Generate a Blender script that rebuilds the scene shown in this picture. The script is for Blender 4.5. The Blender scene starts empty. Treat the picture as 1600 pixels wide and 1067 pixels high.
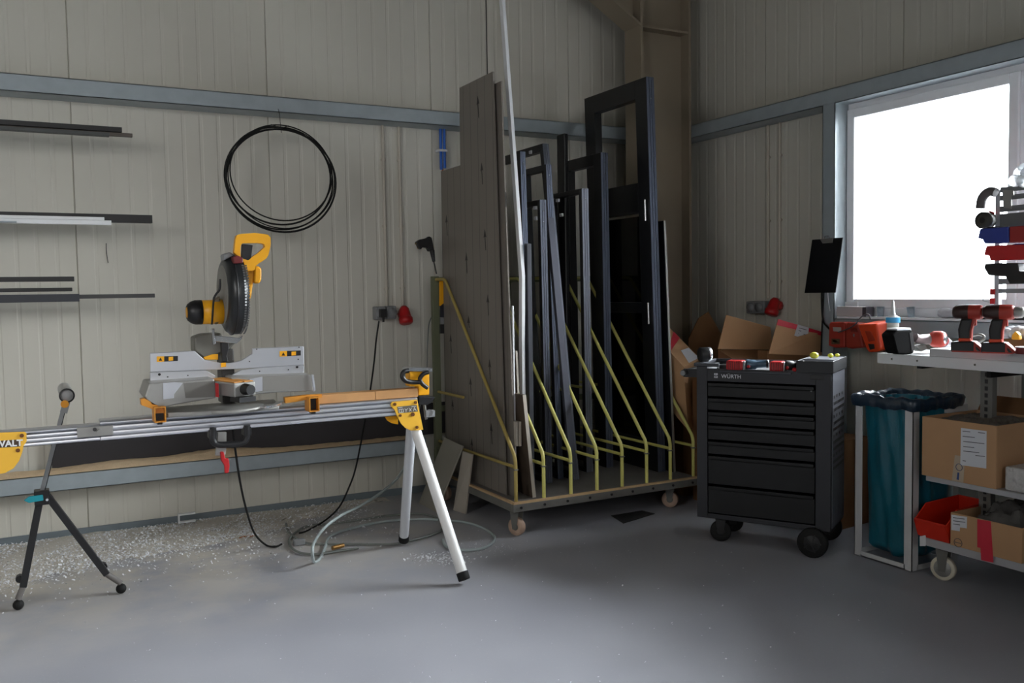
import bpy, math, random
from mathutils import Vector, Matrix
random.seed(7)
SC = bpy.context.scene
COL = SC.collection
# ------------------------------------------------------------------ camera
EYE = Vector((0, 0, 1.42)); FPX = 1392.80
YAW, PIT, ROL = 0.49297392, 0.05697271, 0.01611431
_f = Vector((math.sin(YAW)*math.cos(PIT), math.cos(YAW)*math.cos(PIT), -math.sin(PIT)))
_r = Vector((math.cos(YAW), -math.sin(YAW), 0)); _d = _f.cross(_r)
CR = math.cos(ROL)*_r + math.sin(ROL)*_d; CD = -math.sin(ROL)*_r + math.cos(ROL)*_d; CF = _f
cam = bpy.data.cameras.new('camera'); co = bpy.data.objects.new('camera', cam); COL.objects.link(co)
cam.lens = 36*FPX/1600; cam.sensor_width = 36; cam.clip_start = .05
m = Matrix((CR, -CD, -CF)).transposed().to_4x4(); m.translation = EYE; co.matrix_world = m
SC.camera = co
# ------------------------------------------------------------------ world, daylight, exposure
SC.view_settings.view_transform = 'Standard'; SC.view_settings.look = 'None'
SC.view_settings.gamma = 1; SC.view_settings.use_curve_mapping = False
SC.view_settings.exposure = 0.44
w = bpy.data.worlds.new('world'); SC.world = w; w.use_nodes = True
w.node_tree.nodes['Background'].inputs[0].default_value = (.93, .97, 1, 1)
w.node_tree.nodes['Background'].inputs[1].default_value = 9.0
def area(name, loc, target, sx, sy, power, col=(1, 1, 1), spread=180):
    l = bpy.data.lights.new(name, 'AREA'); l.shape = 'RECTANGLE'; l.size = sx; l.size_y = sy
    l.energy = power; l.color = col; l.spread = math.radians(spread)
    o = bpy.data.objects.new(name, l); COL.objects.link(o); o.location = loc
    o.rotation_euler = (Vector(target)-Vector(loc)).to_track_quat('-Z', 'Y').to_euler()
    return o
area('daylight_sky', (6.5, .9, 4.3), (3.4, 1.7, .4), 10.0, 5.0, 6000, (.965, .98, 1))
area('daylight_side_window', (-3.3, 1.2, 2.6), (.2, 5.8, .7), 2.2, 1.4, 25, (1, .985, .96), 110)
area('front_fill', (-.2, -3.7, 2.6), (.2, 5, .0), 3.0, 2.4, 15, (1, .985, .96), 90)  # unseen fill added behind the camera; the wall there is closed
# ------------------------------------------------------------------ pixel of the photo -> point of the room
def ray(u, v): return CR*((u-800)/FPX) + CD*((v-533.5)/FPX) + CF
def Y(u, v, y): d = ray(u, v); return EYE + d*(y/d.y)
def X(u, v, x): d = ray(u, v); return EYE + d*(x/d.x)
def Z(u, v, z=0.0): d = ray(u, v); return EYE + d*((z-EYE.z)/d.z)
# ------------------------------------------------------------------ materials
def mat(name, col, rough=.5, metal=0.0, spec=.5, var=0.0, vscale=6, bump=0.0, bscale=60, alpha=None, coat=0):
    M = bpy.data.materials.new(name); M.use_nodes = True; nt = M.node_tree; b = nt.nodes['Principled BSDF']
    b.inputs['Roughness'].default_value = rough; b.inputs['Metallic'].default_value = metal
    b.inputs['Specular IOR Level'].default_value = spec
    b.inputs['Base Color'].default_value = (*col, 1)
    if coat: b.inputs['Coat Weight'].default_value = coat
    tc = nt.nodes.new('ShaderNodeTexCoord')
    n = nt.nodes.new('ShaderNodeTexNoise'); n.inputs['Scale'].default_value = vscale; n.inputs['Detail'].default_value = 5
    nt.links.new(tc.outputs['Object'], n.inputs['Vector'])
    mx = nt.nodes.new('ShaderNodeMix'); mx.data_type = 'RGBA'
    v = max(var, .06)
    mx.inputs[6].default_value = (*[c*(1-v) for c in col], 1); mx.inputs[7].default_value = (*[min(1, c*(1+v)) for c in col], 1)
    nt.links.new(n.outputs['Fac'], mx.inputs[0]); nt.links.new(mx.outputs[2], b.inputs['Base Color'])
    if bump:
        n2 = nt.nodes.new('ShaderNodeTexNoise'); n2.inputs['Scale'].default_value = bscale; n2.inputs['Detail'].default_value = 4
        nt.links.new(tc.outputs['Object'], n2.inputs['Vector'])
        bp = nt.nodes.new('ShaderNodeBump'); bp.inputs['Strength'].default_value = bump; bp.inputs['Distance'].default_value = .01
        nt.links.new(n2.outputs['Fac'], bp.inputs['Height']); nt.links.new(bp.outputs['Normal'], b.inputs['Normal'])
    return M
def S(r, g, b):   # sRGB 0-255 -> linear
    return tuple(((c/255)/12.92 if c/255 <= .04045 else ((c/255+.055)/1.055)**2.4) for c in (r, g, b))
WALL = mat('wall_panel_paint', S(204, 201, 190), .42, 0, .45, .05, 1.5, .05, 8)
GALV = mat('galvanised_steel', S(158, 168, 173), .48, .12, .5, .15, 14)
GALVD = mat('dark_base_trim', S(112, 122, 128), .5, .1, .5, .12, 10)
COLM = mat('column_paint', S(146, 134, 116), .55, 0, .4, .08, 5)
CEIL = mat('ceiling_paint', S(112, 110, 104), .7)
PVC = mat('white_window_frame', S(242, 243, 246), .3)
WHITE = mat('white_paint', S(228, 230, 232), .35, 0, .5, .05, 8)
WARMW = mat('dusty_white_board', S(196, 192, 182), .5, 0, .4, .08, 8)
CREAM = mat('cream_conduit', S(190, 183, 170), .45)
ALU = mat('brushed_aluminium', S(214, 216, 222), .33, .75, .5, .04, 6)
ALUD = mat('cast_aluminium', S(160, 159, 155), .42, .5, .5, .12, 18)
YEL = mat('yellow_plastic', S(238, 168, 20), .38, 0, .5, .05, 10)
YELP = mat('yellow_plate_paint', S(240, 185, 60), .4, 0, .5, .04, 10)
ORBR = mat('orange_bracket_paint', S(210, 140, 45), .45, 0, .5, .12, 25)
HOOP = mat('yellow_green_paint', S(208, 202, 116), .4, 0, .5, .10, 16)
HOOPD = mat('dirty_yellow_paint', S(168, 148, 84), .5, 0, .4, .18, 12)
OLIV = mat('olive_post_paint', S(104, 108, 84), .55, 0, .4, .12, 10)
BLK = mat('black_plastic', S(26, 26, 28), .42, 0, .5, .1, 20)
BLKF = mat('black_frame_paint', S(14, 15, 18), .34, .0, .45, .06, 10)
EDGEL = mat('edge_light_bluish', S(88, 95, 112), .34, .35, .5, .08, 12)  # bluish highlight of the frame edges, put into the colour
RUB = mat('black_rubber', S(24, 24, 24), .7, 0, .3)
CART = mat('anthracite_cart_paint', S(30, 32, 36), .42, .1, .5, .12, 8, .05, 200)
CARTD = mat('cart_drawer_black', S(15, 16, 18), .45, 0, .4, .15, 12)
CARTG = mat('cart_side_grey', S(84, 86, 94), .45, .1, .5, .15, 14)
RED = mat('red_plastic', S(178, 24, 28), .38, 0, .5, .08, 12)
REDD = mat('dull_red_plastic', S(168, 52, 38), .45, 0, .5, .06, 12)
ORG = mat('orange_red_plastic', S(222, 68, 22), .4, 0, .5, .05, 10)
REDB = mat('bright_red_bin', S(214, 44, 20), .45, 0, .5, .05, 10)
BLUE = mat('blue_bin_plastic', S(40, 58, 140), .42)
CYAN = mat('teal_plastic', S(30, 160, 175), .4)
SKYB = mat('blue_cap', S(60, 160, 215), .4)
BLUT = mat('blue_tube', S(28, 96, 190), .4)
CARD = mat('cardboard', S(190, 150, 112), .75, 0, .25, .07, 8, .1, 40)  # lightened to carry window light on flaps and front faces
CARDD = mat('brown_shaded_cardboard', S(128, 92, 62), .8, 0, .2, .08, 8, .1, 40)  # darker copy: brown board and box shade in one colour
TAPE = mat('red_tape', S(206, 40, 62), .4, 0, .5, .05, 30)
PAPER = mat('paper_label', S(218, 220, 226), .6)
INK = mat('ink_print', S(90, 92, 100), .7)
WOOD = mat('raw_wood', S(196, 148, 98), .6, 0, .3, .14, 18)
WOODE = mat('wood_edge', S(190, 160, 122), .65, 0, .3, .18, 24)
BOARDD = mat('dark_grey_board', S(58, 56, 58), .6, 0, .3, .08, 6)
BOARDB = mat('brown_board_face', S(74, 62, 52), .65, 0, .3, .12, 10)
BOARDE = mat('pale_board', S(176, 168, 156), .6, 0, .3, .08, 10)
DECK = mat('dirty_deck', S(108, 104, 101), .55, 0, .4, .2, 9)
STEEL = mat('worn_steel_frame', S(112, 111, 106), .5, .15, .5, .2, 14)
CHROME = mat('bright_metal', S(215, 218, 222), .22, .9)
WHEEL = mat('worn_wheel', S(186, 158, 138), .55, 0, .4, .3, 30)
WHEELW = mat('pale_wheel', S(208, 200, 182), .45)
HOSE = mat('grey_green_hose', S(158, 168, 168), .4, 0, .5, .06, 12)
HOSED = mat('dusty_hose', S(120, 124, 120), .55, 0, .4, .12, 12)
GREY = mat('grey_plastic', S(132, 134, 136), .45)
LOUV = mat('louvre_grey', S(126, 128, 130), .45, .2)
DKBAG = mat('dark_folded_film', S(24, 44, 62), .28, 0, .6, .2, 14, .3, 30)
LABD = mat('label_dark', S(96, 90, 78), .5)
MAT_ = mat('dark_steel_sheet', S(44, 44, 44), .6)
CLEAR = mat('cloudy_film', S(150, 148, 144), .25, 0, .7, .2, 20, .6, 40)
ROLLM = mat('tape_roll', S(60, 58, 52), .5)

def glass(name, tint=(1, 1, 1), gl=.06):
    M = bpy.data.materials.new(name); M.use_nodes = True; nt = M.node_tree; nt.nodes.clear()
    o = nt.nodes.new('ShaderNodeOutputMaterial'); mx = nt.nodes.new('ShaderNodeMixShader')
    t = nt.nodes.new('ShaderNodeBsdfTransparent'); g = nt.nodes.new('ShaderNodeBsdfGlossy')
    t.inputs[0].default_value = (*tint, 1); g.inputs['Roughness'].default_value = .03
    fr = nt.nodes.new('ShaderNodeFresnel'); fr.inputs[0].default_value = 1.5
    nt.links.new(fr.outputs[0], mx.inputs[0]) if gl < .1 else None
    mx.inputs[0].default_value = gl
    nt.links.new(t.outputs[0], mx.inputs[1]); nt.links.new(g.outputs[0], mx.inputs[2]); nt.links.new(mx.outputs[0], o.inputs[0])
    return M
PANE = glass('window_glass', (.97, .99, 1))
DGLASS = glass('dark_tinted_glass', (.14, .15, .17))
CUPG = glass('cup_glass', (.85, .9, .93), .15)

def panel_mat():
    M = mat('grey_plank_film', S(120, 113, 106), .34, 0, .4, .05, 3); nt = M.node_tree; b = nt.nodes['Principled BSDF']
    tc = nt.nodes.new('ShaderNodeNewGeometry'); sp = nt.nodes.new('ShaderNodeSeparateXYZ'); nt.links.new(tc.outputs['Position'], sp.inputs[0])
    a = nt.nodes.new('ShaderNodeMath'); a.operation = 'DIVIDE'; a.inputs[1].default_value = .1
    # use each board's own coordinates so the lines travel with it
    ob = [n for n in nt.nodes if n.type == 'TEX_COORD'][0]; nt.links.new(ob.outputs['Object'], sp.inputs[0])
    nt.links.new(sp.outputs['Y'], a.inputs[0])
    fr = nt.nodes.new('ShaderNodeMath'); fr.operation = 'FRACT'; nt.links.new(a.outputs[0], fr.inputs[0])
    lt = nt.nodes.new('ShaderNodeMath'); lt.operation = 'LESS_THAN'; lt.inputs[1].default_value = .035; nt.links.new(fr.outputs[0], lt.inputs[0])
    mx = nt.nodes.new('ShaderNodeMix'); mx.data_type = 'RGBA'; mx.inputs[7].default_value = (*S(58, 54, 50), 1)
    old = b.inputs['Base Color'].links[0].from_socket
    nt.links.new(lt.outputs[0], mx.inputs[0]); nt.links.new(old, mx.inputs[6]); nt.links.new(mx.outputs[2], b.inputs['Base Color'])
    return M
PLANK = panel_mat()

def floor_mat():
    M = bpy.data.materials.new('sealed_concrete'); M.use_nodes = True; nt = M.node_tree; b = nt.nodes['Principled BSDF']
    N = nt.nodes.new; L = nt.links.new
    tc = N('ShaderNodeTexCoord')
    n1 = N('ShaderNodeTexNoise'); n1.inputs['Scale'].default_value = 1.6; n1.inputs['Detail'].default_value = 8; L(tc.outputs['Object'], n1.inputs['Vector'])
    r1 = N('ShaderNodeValToRGB'); r1.color_ramp.elements[0].position = .3; r1.color_ramp.elements[1].position = .75
    r1.color_ramp.elements[0].color = (*S(150, 151, 159), 1); r1.color_ramp.elements[1].color = (*S(168, 169, 176), 1); L(n1.outputs['Fac'], r1.inputs[0])
    # dust settled near the saw, thinning out away from the back wall
    sp = N('ShaderNodeSeparateXYZ'); L(tc.outputs['Object'], sp.inputs[0])
    def mr(sock, a, bb, c=0, d=1):
        q = N('ShaderNodeMapRange'); q.inputs[1].default_value = a; q.inputs[2].default_value = bb; q.inputs[3].default_value = c; q.inputs[4].default_value = d
        L(sock, q.inputs[0]); return q.outputs[0]
    def mul(a, c, op='MULTIPLY'):
        q = N('ShaderNodeMath'); q.operation = op; L(a, q.inputs[0])
        if isinstance(c, float): q.inputs[1].default_value = c
        else: L(c, q.inputs[1])
        return q.outputs[0]
    n2 = N('ShaderNodeTexNoise'); n2.inputs['Scale'].default_value = 3.2; n2.inputs['Detail'].default_value = 9; n2.inputs['Roughness'].default_value = .65; L(tc.outputs['Object'], n2.inputs['Vector'])
    t = mul(mr(sp.outputs['Y'], 3.7, 5.0), mr(sp.outputs['X'], 2.9, 1.0))
    t = mul(t, mul(mr(n2.outputs['Fac'], .34, .60), .9)); 
    mx = N('ShaderNodeMix'); mx.data_type = 'RGBA'; L(t, mx.inputs[0]); L(r1.outputs[0], mx.inputs[6]); mx.inputs[7].default_value = (*S(196, 188, 174), 1)
    # fine light speckle
    n3 = N('ShaderNodeTexNoise'); n3.inputs['Scale'].default_value = 90; n3.inputs['Detail'].default_value = 2; L(tc.outputs['Object'], n3.inputs['Vector'])
    mx2 = N('ShaderNodeMix'); mx2.data_type = 'RGBA'; L(mul(mr(n3.outputs['Fac'], .66, .74), .35), mx2.inputs[0]); L(mx.outputs[2], mx2.inputs[6]); mx2.inputs[7].default_value = (*S(190, 188, 184), 1)
    L(mx2.outputs[2], b.inputs['Base Color'])
    L(mr(n2.outputs['Fac'], .3, .7, .38, .55), b.inputs['Roughness']); b.inputs['Specular IOR Level'].default_value = .4
    bp = N('ShaderNodeBump'); bp.inputs['Strength'].default_value = .06; bp.inputs['Distance'].default_value = .01; L(n2.outputs['Fac'], bp.inputs['Height']); L(bp.outputs['Normal'], b.inputs['Normal'])
    return M
FLOOR = floor_mat()
def bag_mat():
    M = mat('blue_green_film', S(28, 126, 148), .25, 0, .6, .35, 5, .5, 18)
    b = M.node_tree.nodes['Principled BSDF']; b.inputs['Transmission Weight'].default_value = .5; b.inputs['Roughness'].default_value = .3
    b.inputs['Subsurface Weight'].default_value = 0
    return M
BAG = bag_mat()
def dust_mat():
    M = mat('sawdust', S(206, 199, 188), .8, 0, .3, .25, 60, .6, 120); return M
DUST = dust_mat(); CHIP = mat('white_chips', S(235, 236, 240), .45, 0, .5, .1, 50); TANDUST = mat('tan_sawdust', S(218, 192, 158), .8, 0, .2, .15, 30, .4, 120)

# ------------------------------------------------------------------ mesh builder
V = Vector
class MB:
    def __init__(s, mx=None): s.v = []; s.f = []; s.sm = []; s.mx = mx
    def add(s, vs, fs, smooth=False):
        o = len(s.v)
        for p in vs:
            p = V(p); s.v.append(s.mx @ p if s.mx else p)
        for q in fs: s.f.append([o+i for i in q]); s.sm.append(smooth)
        return s
    def box(s, a, b, mx=None):
        (x0, y0, z0), (x1, y1, z1) = a, b
        vs = [V(p) for p in ((x0,y0,z0),(x1,y0,z0),(x1,y1,z0),(x0,y1,z0),(x0,y0,z1),(x1,y0,z1),(x1,y1,z1),(x0,y1,z1))]
        if mx: vs = [mx @ p for p in vs]
        return s.add(vs, [(0,3,2,1),(4,5,6,7),(0,1,5,4),(1,2,6,5),(2,3,7,6),(3,0,4,7)])
    def hexa(s, p):   # 8 corners bottom 4 + top 4
        return s.add(p, [(0,3,2,1),(4,5,6,7),(0,1,5,4),(1,2,6,5),(2,3,7,6),(3,0,4,7)])
    def prism(s, poly, off):    # polygon of 3D points pushed by vector off
        n = len(poly); off = V(off); p = [V(q) for q in poly]
        return s.add(p + [q+off for q in p], [tuple(range(n)), tuple(range(2*n-1, n-1, -1))] + [(i, i+n, (i+1) % n+n, (i+1) % n) for i in range(n)])
    def beam(s, a, b, w, h, up=(0, 0, 1)):   # rectangular bar a->b, w sideways, h along up
        a = V(a); b = V(b); d = (b-a).normalized(); u = V(up); sd = d.cross(u)
        if sd.length < 1e-4: sd = d.cross(V((0, 1, 0)))
        sd.normalize(); u = sd.cross(d).normalized()
        q = [a+sd*(w/2*i)+u*(h/2*j) for i, j in ((-1,-1),(1,-1),(1,1),(-1,1))]; r = [p+(b-a) for p in q]
        return s.add(q+r, [(0,3,2,1),(4,5,6,7),(0,1,5,4),(1,2,6,5),(2,3,7,6),(3,0,4,7)])
    def tube(s, pts, r, n=10, closed=False, cap=True):
        pts = [V(p) for p in pts]; N = len(pts); rr = r if isinstance(r, (list, tuple)) else [r]*N
        base = len(s.v); ref = None; vs = []
        for i, p in enumerate(pts):
            a = pts[(i-1) % N] if (closed or i > 0) else p; b = pts[(i+1) % N] if (closed or i < N-1) else p
            d = (b-a)
            d = d.normalized() if d.length > 1e-9 else V((0, 0, 1))
            if ref is None:
                ref = V((0, 0, 1)).cross(d)
                if ref.length < .05: ref = V((1, 0, 0))
            ref = (ref - d*ref.dot(d)); ref = ref.normalized() if ref.length > 1e-6 else V((1, 0, 0)); o = d.cross(ref)
            vs += [p + (ref*math.cos(t*2*math.pi/n)+o*math.sin(t*2*math.pi/n))*rr[i] for t in range(n)]
        fs = []
        for i in range(N if closed else N-1):
            j = (i+1) % N
            fs += [(i*n+t, i*n+(t+1) % n, j*n+(t+1) % n, j*n+t) for t in range(n)]
        s.add(vs, fs, True)
        if cap and not closed:
            o = len(s.v)
            s.add(vs[:n][::-1], [tuple(range(n))]); s.add(vs[-n:], [tuple(range(n))])
        return s
    def cyl(s, a, b, r, n=20, r2=None): return s.tube([a, b], [r, r if r2 is None else r2], n)
    def lathe(s, c, ax, prof, n=24):   # prof: (distance along axis, radius)
        c = V(c); ax = V(ax).normalized(); pts = [c+ax*t for t, _ in prof]
        ref = ax.cross(V((0, 0, 1)));
        if ref.length < .05: ref = V((1, 0, 0))
        ref.normalize(); o = ax.cross(ref); vs = []
        for (t, r) in prof:
            vs += [c+ax*t+(ref*math.cos(k*2*math.pi/n)+o*math.sin(k*2*math.pi/n))*max(r, 1e-5) for k in range(n)]
        fs = [(i*n+k, i*n+(k+1) % n, (i+1)*n+(k+1) % n, (i+1)*n+k) for i in range(len(prof)-1) for k in range(n)]
        return s.add(vs, fs, True)
    def ball(s, c, r, n=12, sc=(1, 1, 1)):
        vs = []; fs = []
        for i in range(n+1):
            a = math.pi*i/n
            for j in range(2*n):
                b = math.pi*j/n
                vs.append(V(c)+V((r*sc[0]*math.sin(a)*math.cos(b), r*sc[1]*math.sin(a)*math.sin(b), r*sc[2]*math.cos(a))))
        for i in range(n):
            for j in range(2*n): fs.append((i*2*n+j, (i+1)*2*n+j, (i+1)*2*n+(j+1) % (2*n), i*2*n+(j+1) % (2*n)))
        return s.add(vs, fs, True)
    def build(s, name, material, parent=None, label=None, cat=None, group=None, kind=None, bevel=0, recalc=True):
        me = bpy.data.meshes.new(name); o = bpy.data.objects.new(name, me); COL.objects.link(o)
        if parent is None:
            xs = [p.x for p in s.v]; ys = [p.y for p in s.v]; zs = [p.z for p in s.v]
            org = V(((min(xs)+max(xs))/2, (min(ys)+max(ys))/2, min(zs))) if kind != 'structure' else V((0, 0, 0)); o.location = org
            ROOT[o.name] = org
        else:
            org = ROOT[root_of(parent).name]
            o.parent = parent
            PAR[o.name] = parent
        me.from_pydata([tuple(p-org) for p in s.v], [], s.f)
        me.polygons.foreach_set('use_smooth', s.sm)
        import bmesh
        if recalc:
            bm = bmesh.new(); bm.from_mesh(me); bmesh.ops.recalc_face_normals(bm, faces=bm.faces); bm.to_mesh(me); bm.free()
        me.materials.append(material); me.update()
        if bevel:
            b = o.modifiers.new('bevel', 'BEVEL'); b.width = bevel; b.segments = 2; b.limit_method = 'ANGLE'
        if label: o['label'] = label
        if cat: o['category'] = cat
        if group: o['group'] = group
        if kind: o['kind'] = kind
        return o
ROOT = {}; PAR = {}
def root_of(o):
    while o.name in PAR: o = PAR[o.name]
    return o
def thing(name, label, cat, loc, group=None):
    o = bpy.data.objects.new(name, None); COL.objects.link(o); o.location = loc; o.empty_display_size = .05
    o['label'] = label; o['category'] = cat
    if group: o['group'] = group
    ROOT[o.name] = V(loc); return o
def structure(name, mb, m, bevel=0): return mb.build(name, m, None, kind='structure', bevel=bevel)
def smooth_pts(pts, k=6, closed=False):   # Catmull-Rom
    P = [V(p) for p in pts]; n = len(P); out = []
    rng = range(n if closed else n-1)
    for i in rng:
        p0 = P[(i-1) % n] if (closed or i) else P[0]; p1 = P[i]; p2 = P[(i+1) % n]; p3 = P[(i+2) % n] if (closed or i+2 < n) else P[-1]
        for j in range(k):
            t = j/k
            out.append(.5*((2*p1)+(-p0+p2)*t+(2*p0-5*p1+4*p2-p3)*t*t+(-p0+3*p1-3*p2+p3)*t**3))
    if not closed: out.append(P[-1])
    return out
def text(name, body, size, mx, m, parent, ext=.0006, align='LEFT', bold=0):
    c = bpy.data.curves.new(name, 'FONT'); c.body = body; c.size = size; c.extrude = ext; c.offset = bold; c.align_x = align
    t = bpy.data.objects.new(name+'_t', c); COL.objects.link(t); bpy.context.view_layer.update()
    me = bpy.data.meshes.new_from_object(t.evaluated_get(bpy.context.evaluated_depsgraph_get()))
    bpy.data.objects.remove(t); o = bpy.data.objects.new(name, me); COL.objects.link(o)
    me.transform(Matrix.Translation(-ROOT[root_of(parent).name]) @ mx); me.materials.clear(); me.materials.append(m)
    o.parent = parent; PAR[o.name] = parent; return o
def frame(o, ex, ez):   # matrix with x along ex, z along ez, at o
    ex = V(ex).normalized(); ez = V(ez).normalized(); ey = ez.cross(ex).normalized(); ex = ey.cross(ez)
    M = Matrix((ex, ey, ez)).transposed().to_4x4(); M.translation = V(o); return M
def pY(pts, y): return [Y(u, v, y) for u, v in pts]
def pX(pts, x): return [X(u, v, x) for u, v in pts]

# ================================================================== THE ROOM
YW, XW, YG, XG = 5.85, 4.66, 5.67, 4.48      # wall faces and girt faces
def wall_strip(mb, a, b, z0, z1, to3, s0, step=.1037, seams=11):
    """profiled sheet from s=a to s=b; to3(s,d,z) -> point, d is depth into the wall"""
    prof = [(a, 0.0)]; k = math.ceil((a-s0)/step)
    while s0+k*step < b-.02:
        c = s0+k*step
        if c > a+.02:
            if k % seams == 0: prof += [(c-.004, 0), (c-.0015, .009), (c+.0015, .009), (c+.004, 0)]
            else: prof += [(c-.013, 0), (c-.007, .0022), (c+.007, .0022), (c+.013, 0)]
        k += 1
    prof.append((b, 0.0)); n = len(prof)
    vs = [to3(s, d, z0) for s, d in prof]+[to3(s, d, z1) for s, d in prof]
    mb.add(vs, [(i, i+1, n+i+1, n+i) for i in range(n-1)])
    mb.add([to3(a, .02, z0), to3(b, .02, z0), to3(b, .02, z1), to3(a, .02, z1)], [(0, 1, 2, 3)])
wb = MB(); wall_strip(wb, -3.5, XW+.02, 0, 5.0, lambda s, d, z: V((s, YW+d, z)), .245)
structure('wall_back', wb, WALL)
wr = MB(); f = lambda s, d, z: V((XW+d, s, z))
WY0, WY1, WZ0, WZ1 = -1.60, 4.065, 1.215, 2.575
for (a, b, z0, z1) in ((WY1, YW, 0, 5), (WY0, WY1, 0, WZ0), (WY0, WY1, WZ1, 5), (-4, WY0, 0, 5)):
    wall_strip(wr, a, b, z0, z1, f, 4.80)
structure('wall_right', wr, WALL)
HALL = mat('hall_wall_paint', S(150, 148, 142), .6)
structure('wall_left', MB().box((-3.56, -4, 0), (-3.5, YW+.03, 5)), HALL)
structure('wall_front', MB().box((-3.5, -4.06, 0), (XW+.02, -4, 5)), HALL)
structure('floor', MB().box((-3.56, -4.06, -.1), (XW+.05, YW+.05, 0)), FLOOR)
structure('ceiling', MB().box((-3.56, -4.06, 5), (XW+.05, YW+.05, 5.08)), CEIL)
# girts: Z-profiles in front of the walls
def girt(name, z0, z1, axis, a, b):
    g = MB(); t = .004
    if axis == 'x':
        g.box((a, YG, z0), (b, YG+t, z1)); g.box((a, YG, z0), (b, YW-.002, z0+t)); g.box((a, YG, z1-t), (b, YW-.002, z1))
    else:
        g.box((XG, a, z0), (XG+t, b, z1)); g.box((XG, a, z0), (XW-.002, b, z0+t)); g.box((XG, a, z1-t), (XW-.002, b, z1))
    return structure(name, g, GALV)
girt('trim_1', 2.56, 2.656, 'x', -3.5, 4.30)
girt('trim_2', .318, .414, 'x', -3.5, 2.36)
girt('trim_3', 2.56, 2.656, 'y', -4, 5.66)
girt('trim_4', 1.115, 1.211, 'y', -1.7, 4.01)
structure('trim_5', MB().box((XG, 4.015, 0), (XG+.004, 4.113, 2.56)).box((XG, 4.015, 0), (XW-.06, 4.019, 2.56)).box((XG, 4.109, 0), (XW-.004, 4.113, 2.56)), GALV)
structure('baseboard_back', MB().box((-3.5, YW-.012, 0), (XW, YW-.001, .048)), GALVD)
structure('baseboard_right', MB().box((XW-.012, -4, 0), (XW-.001, YW-.02, .048)), GALVD)
# corner column (H section) and haunched rafter
c = MB(); c.box((4.005, 5.39, 0), (4.027, 5.585, 4.6)); c.box((4.452, 5.39, 0), (4.474, 5.585, 4.6)); c.box((4.027, 5.482, 0), (4.452, 5.494, 4.6))
c.box((4.027, 5.395, 3.335), (4.452, 5.482, 3.352))
structure('trim_6', c, COLM)
r = MB()
p0 = V((4.005, 5.39, 3.345)); dr = V((-.86, 0, .50)).normalized(); L = 2.6
r.hexa([p0+V((0,0,0)), p0+V((0,.195,0)), p0+V((0,.195,0))+dr*L, p0+dr*L, p0+V((0,0,.02)), p0+V((0,.195,.02)), p0+V((0,.195,.02))+dr*L, p0+V((0,0,.02))+dr*L])
q = p0+V((0, .09, .01)); r.prism([q, q+dr*L, q+dr*L+V((0,0,1.0)), q+V((0, 0, 1.0))], (0, .012, 0))
structure('trim_7', r, COLM)
# window
wy0, wy1 = WY0, WY1
fr = MB(); xf0, xf1 = 4.585, 4.66
def ring(mb, y0, y1, z0, z1, w, x0, x1):
    mb.box((x0, y0, z0), (x1, y0+w, z1)); mb.box((x0, y1-w, z0), (x1, y1, z1)); mb.box((x0, y0+w, z0), (x1, y1-w, z0+w)); mb.box((x0, y0+w, z1-w), (x1, y1-w, z1))
fr = MB(); ring(fr, wy0, wy1, 1.225, WZ1, .052, 4.60, 4.66)
fr.box((4.60, 2.83, 1.277), (4.66, 2.895, WZ1-.052)).box((4.60, 1.66, 1.277), (4.66, 1.72, WZ1-.052)).box((4.60, .50, 1.277), (4.66, .56, WZ1-.052))
win = thing('window_1', '', '', (4.62, 2.9, 1.225)); del win['label']; del win['category']; win['kind'] = 'structure'
fr.build('window_frame', PVC, win, bevel=.004)
for (a, b) in ((2.895, wy1-.052), (1.72, 2.83), (.56, 1.66), (wy0+.052, .50)):
    s = MB(); ring(s, a, b, 1.277, WZ1-.052, .056, 4.585, 4.64); s = s.build('sash', PVC, win, bevel=.005)
    MB().box((4.618, a+.05, 1.33), (4.622, b-.05, WZ1-.105)).build('pane', PANE, s)
structure('trim_8', MB().box((4.50, -1.6, 1.2115), (4.655, 4.01, 1.224)), PVC)
# bar rack arms just past the left edge of the picture
arms = MB(); arms.box((-.62, 5.79, .42), (-.56, 5.845, 2.5))
for z in (2.30, 1.80, 1.395): arms.box((-.62, 5.40, z-.03), (-.56, 5.80, z-.002))
arms.box((-2.22, 5.79, .42), (-2.16, 5.845, 2.5))
for z in (2.30, 1.80, 1.395): arms.box((-2.22, 5.40, z-.03), (-2.16, 5.80, z-.002))
structure('trim_9', arms, GALV)

# ================================================================== BACK WALL THINGS
def bar(label, u, v0, v1, y, d, m, x0=-2.6, name='metal_bar'):
    a = Y(u, v0, y); b = Y(u, v1, y)
    return MB().box((x0, y, b.z), (a.x, y+d, a.z)).build(name, m, None, label, 'bar', 'profile bars racked on the wall', bevel=.002)
bar('black bar on the top rack level, upper of its pair', 190.5, 198.8, 206.6, 5.52, .05, BLK)
bar('dark grey bar under the black one on the top rack level', 171, 207.2, 212.8, 5.47, .045, mat('grey_bar', S(70, 72, 72), .5))
bar('thin brown bar reaching furthest right on the top rack level', 207, 208.5, 214, 5.53, .03, mat('brown_bar', S(84, 76, 70), .5))
bar('deep black bar behind the two white bars', 238, 336.0, 348.4, 5.56, .05, BLK)
bar('upper, shorter white bar in front of the deep black bar', 163, 339.2, 344.2, 5.50, .03, WHITE)
bar('lower, longer white bar in front of the deep black bar', 174, 344.5, 351.5, 5.46, .035, WHITE)
bar('short grey bar stub under the white bars', 26, 345.3, 347.6, 5.44, .03, GALV)
bar('upper black bar on the lowest rack level', 116, 432, 439.5, 5.50, .03, BLK)
bar('thin black bar second from top on the lowest rack level', 113, 449.3, 455, 5.52, .03, BLK)
bar('long thin grey bar reaching right on the lowest rack level', 242, 458.6, 464.8, 5.55, .03, mat('mid_grey_bar', S(66, 66, 66), .5))
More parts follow.
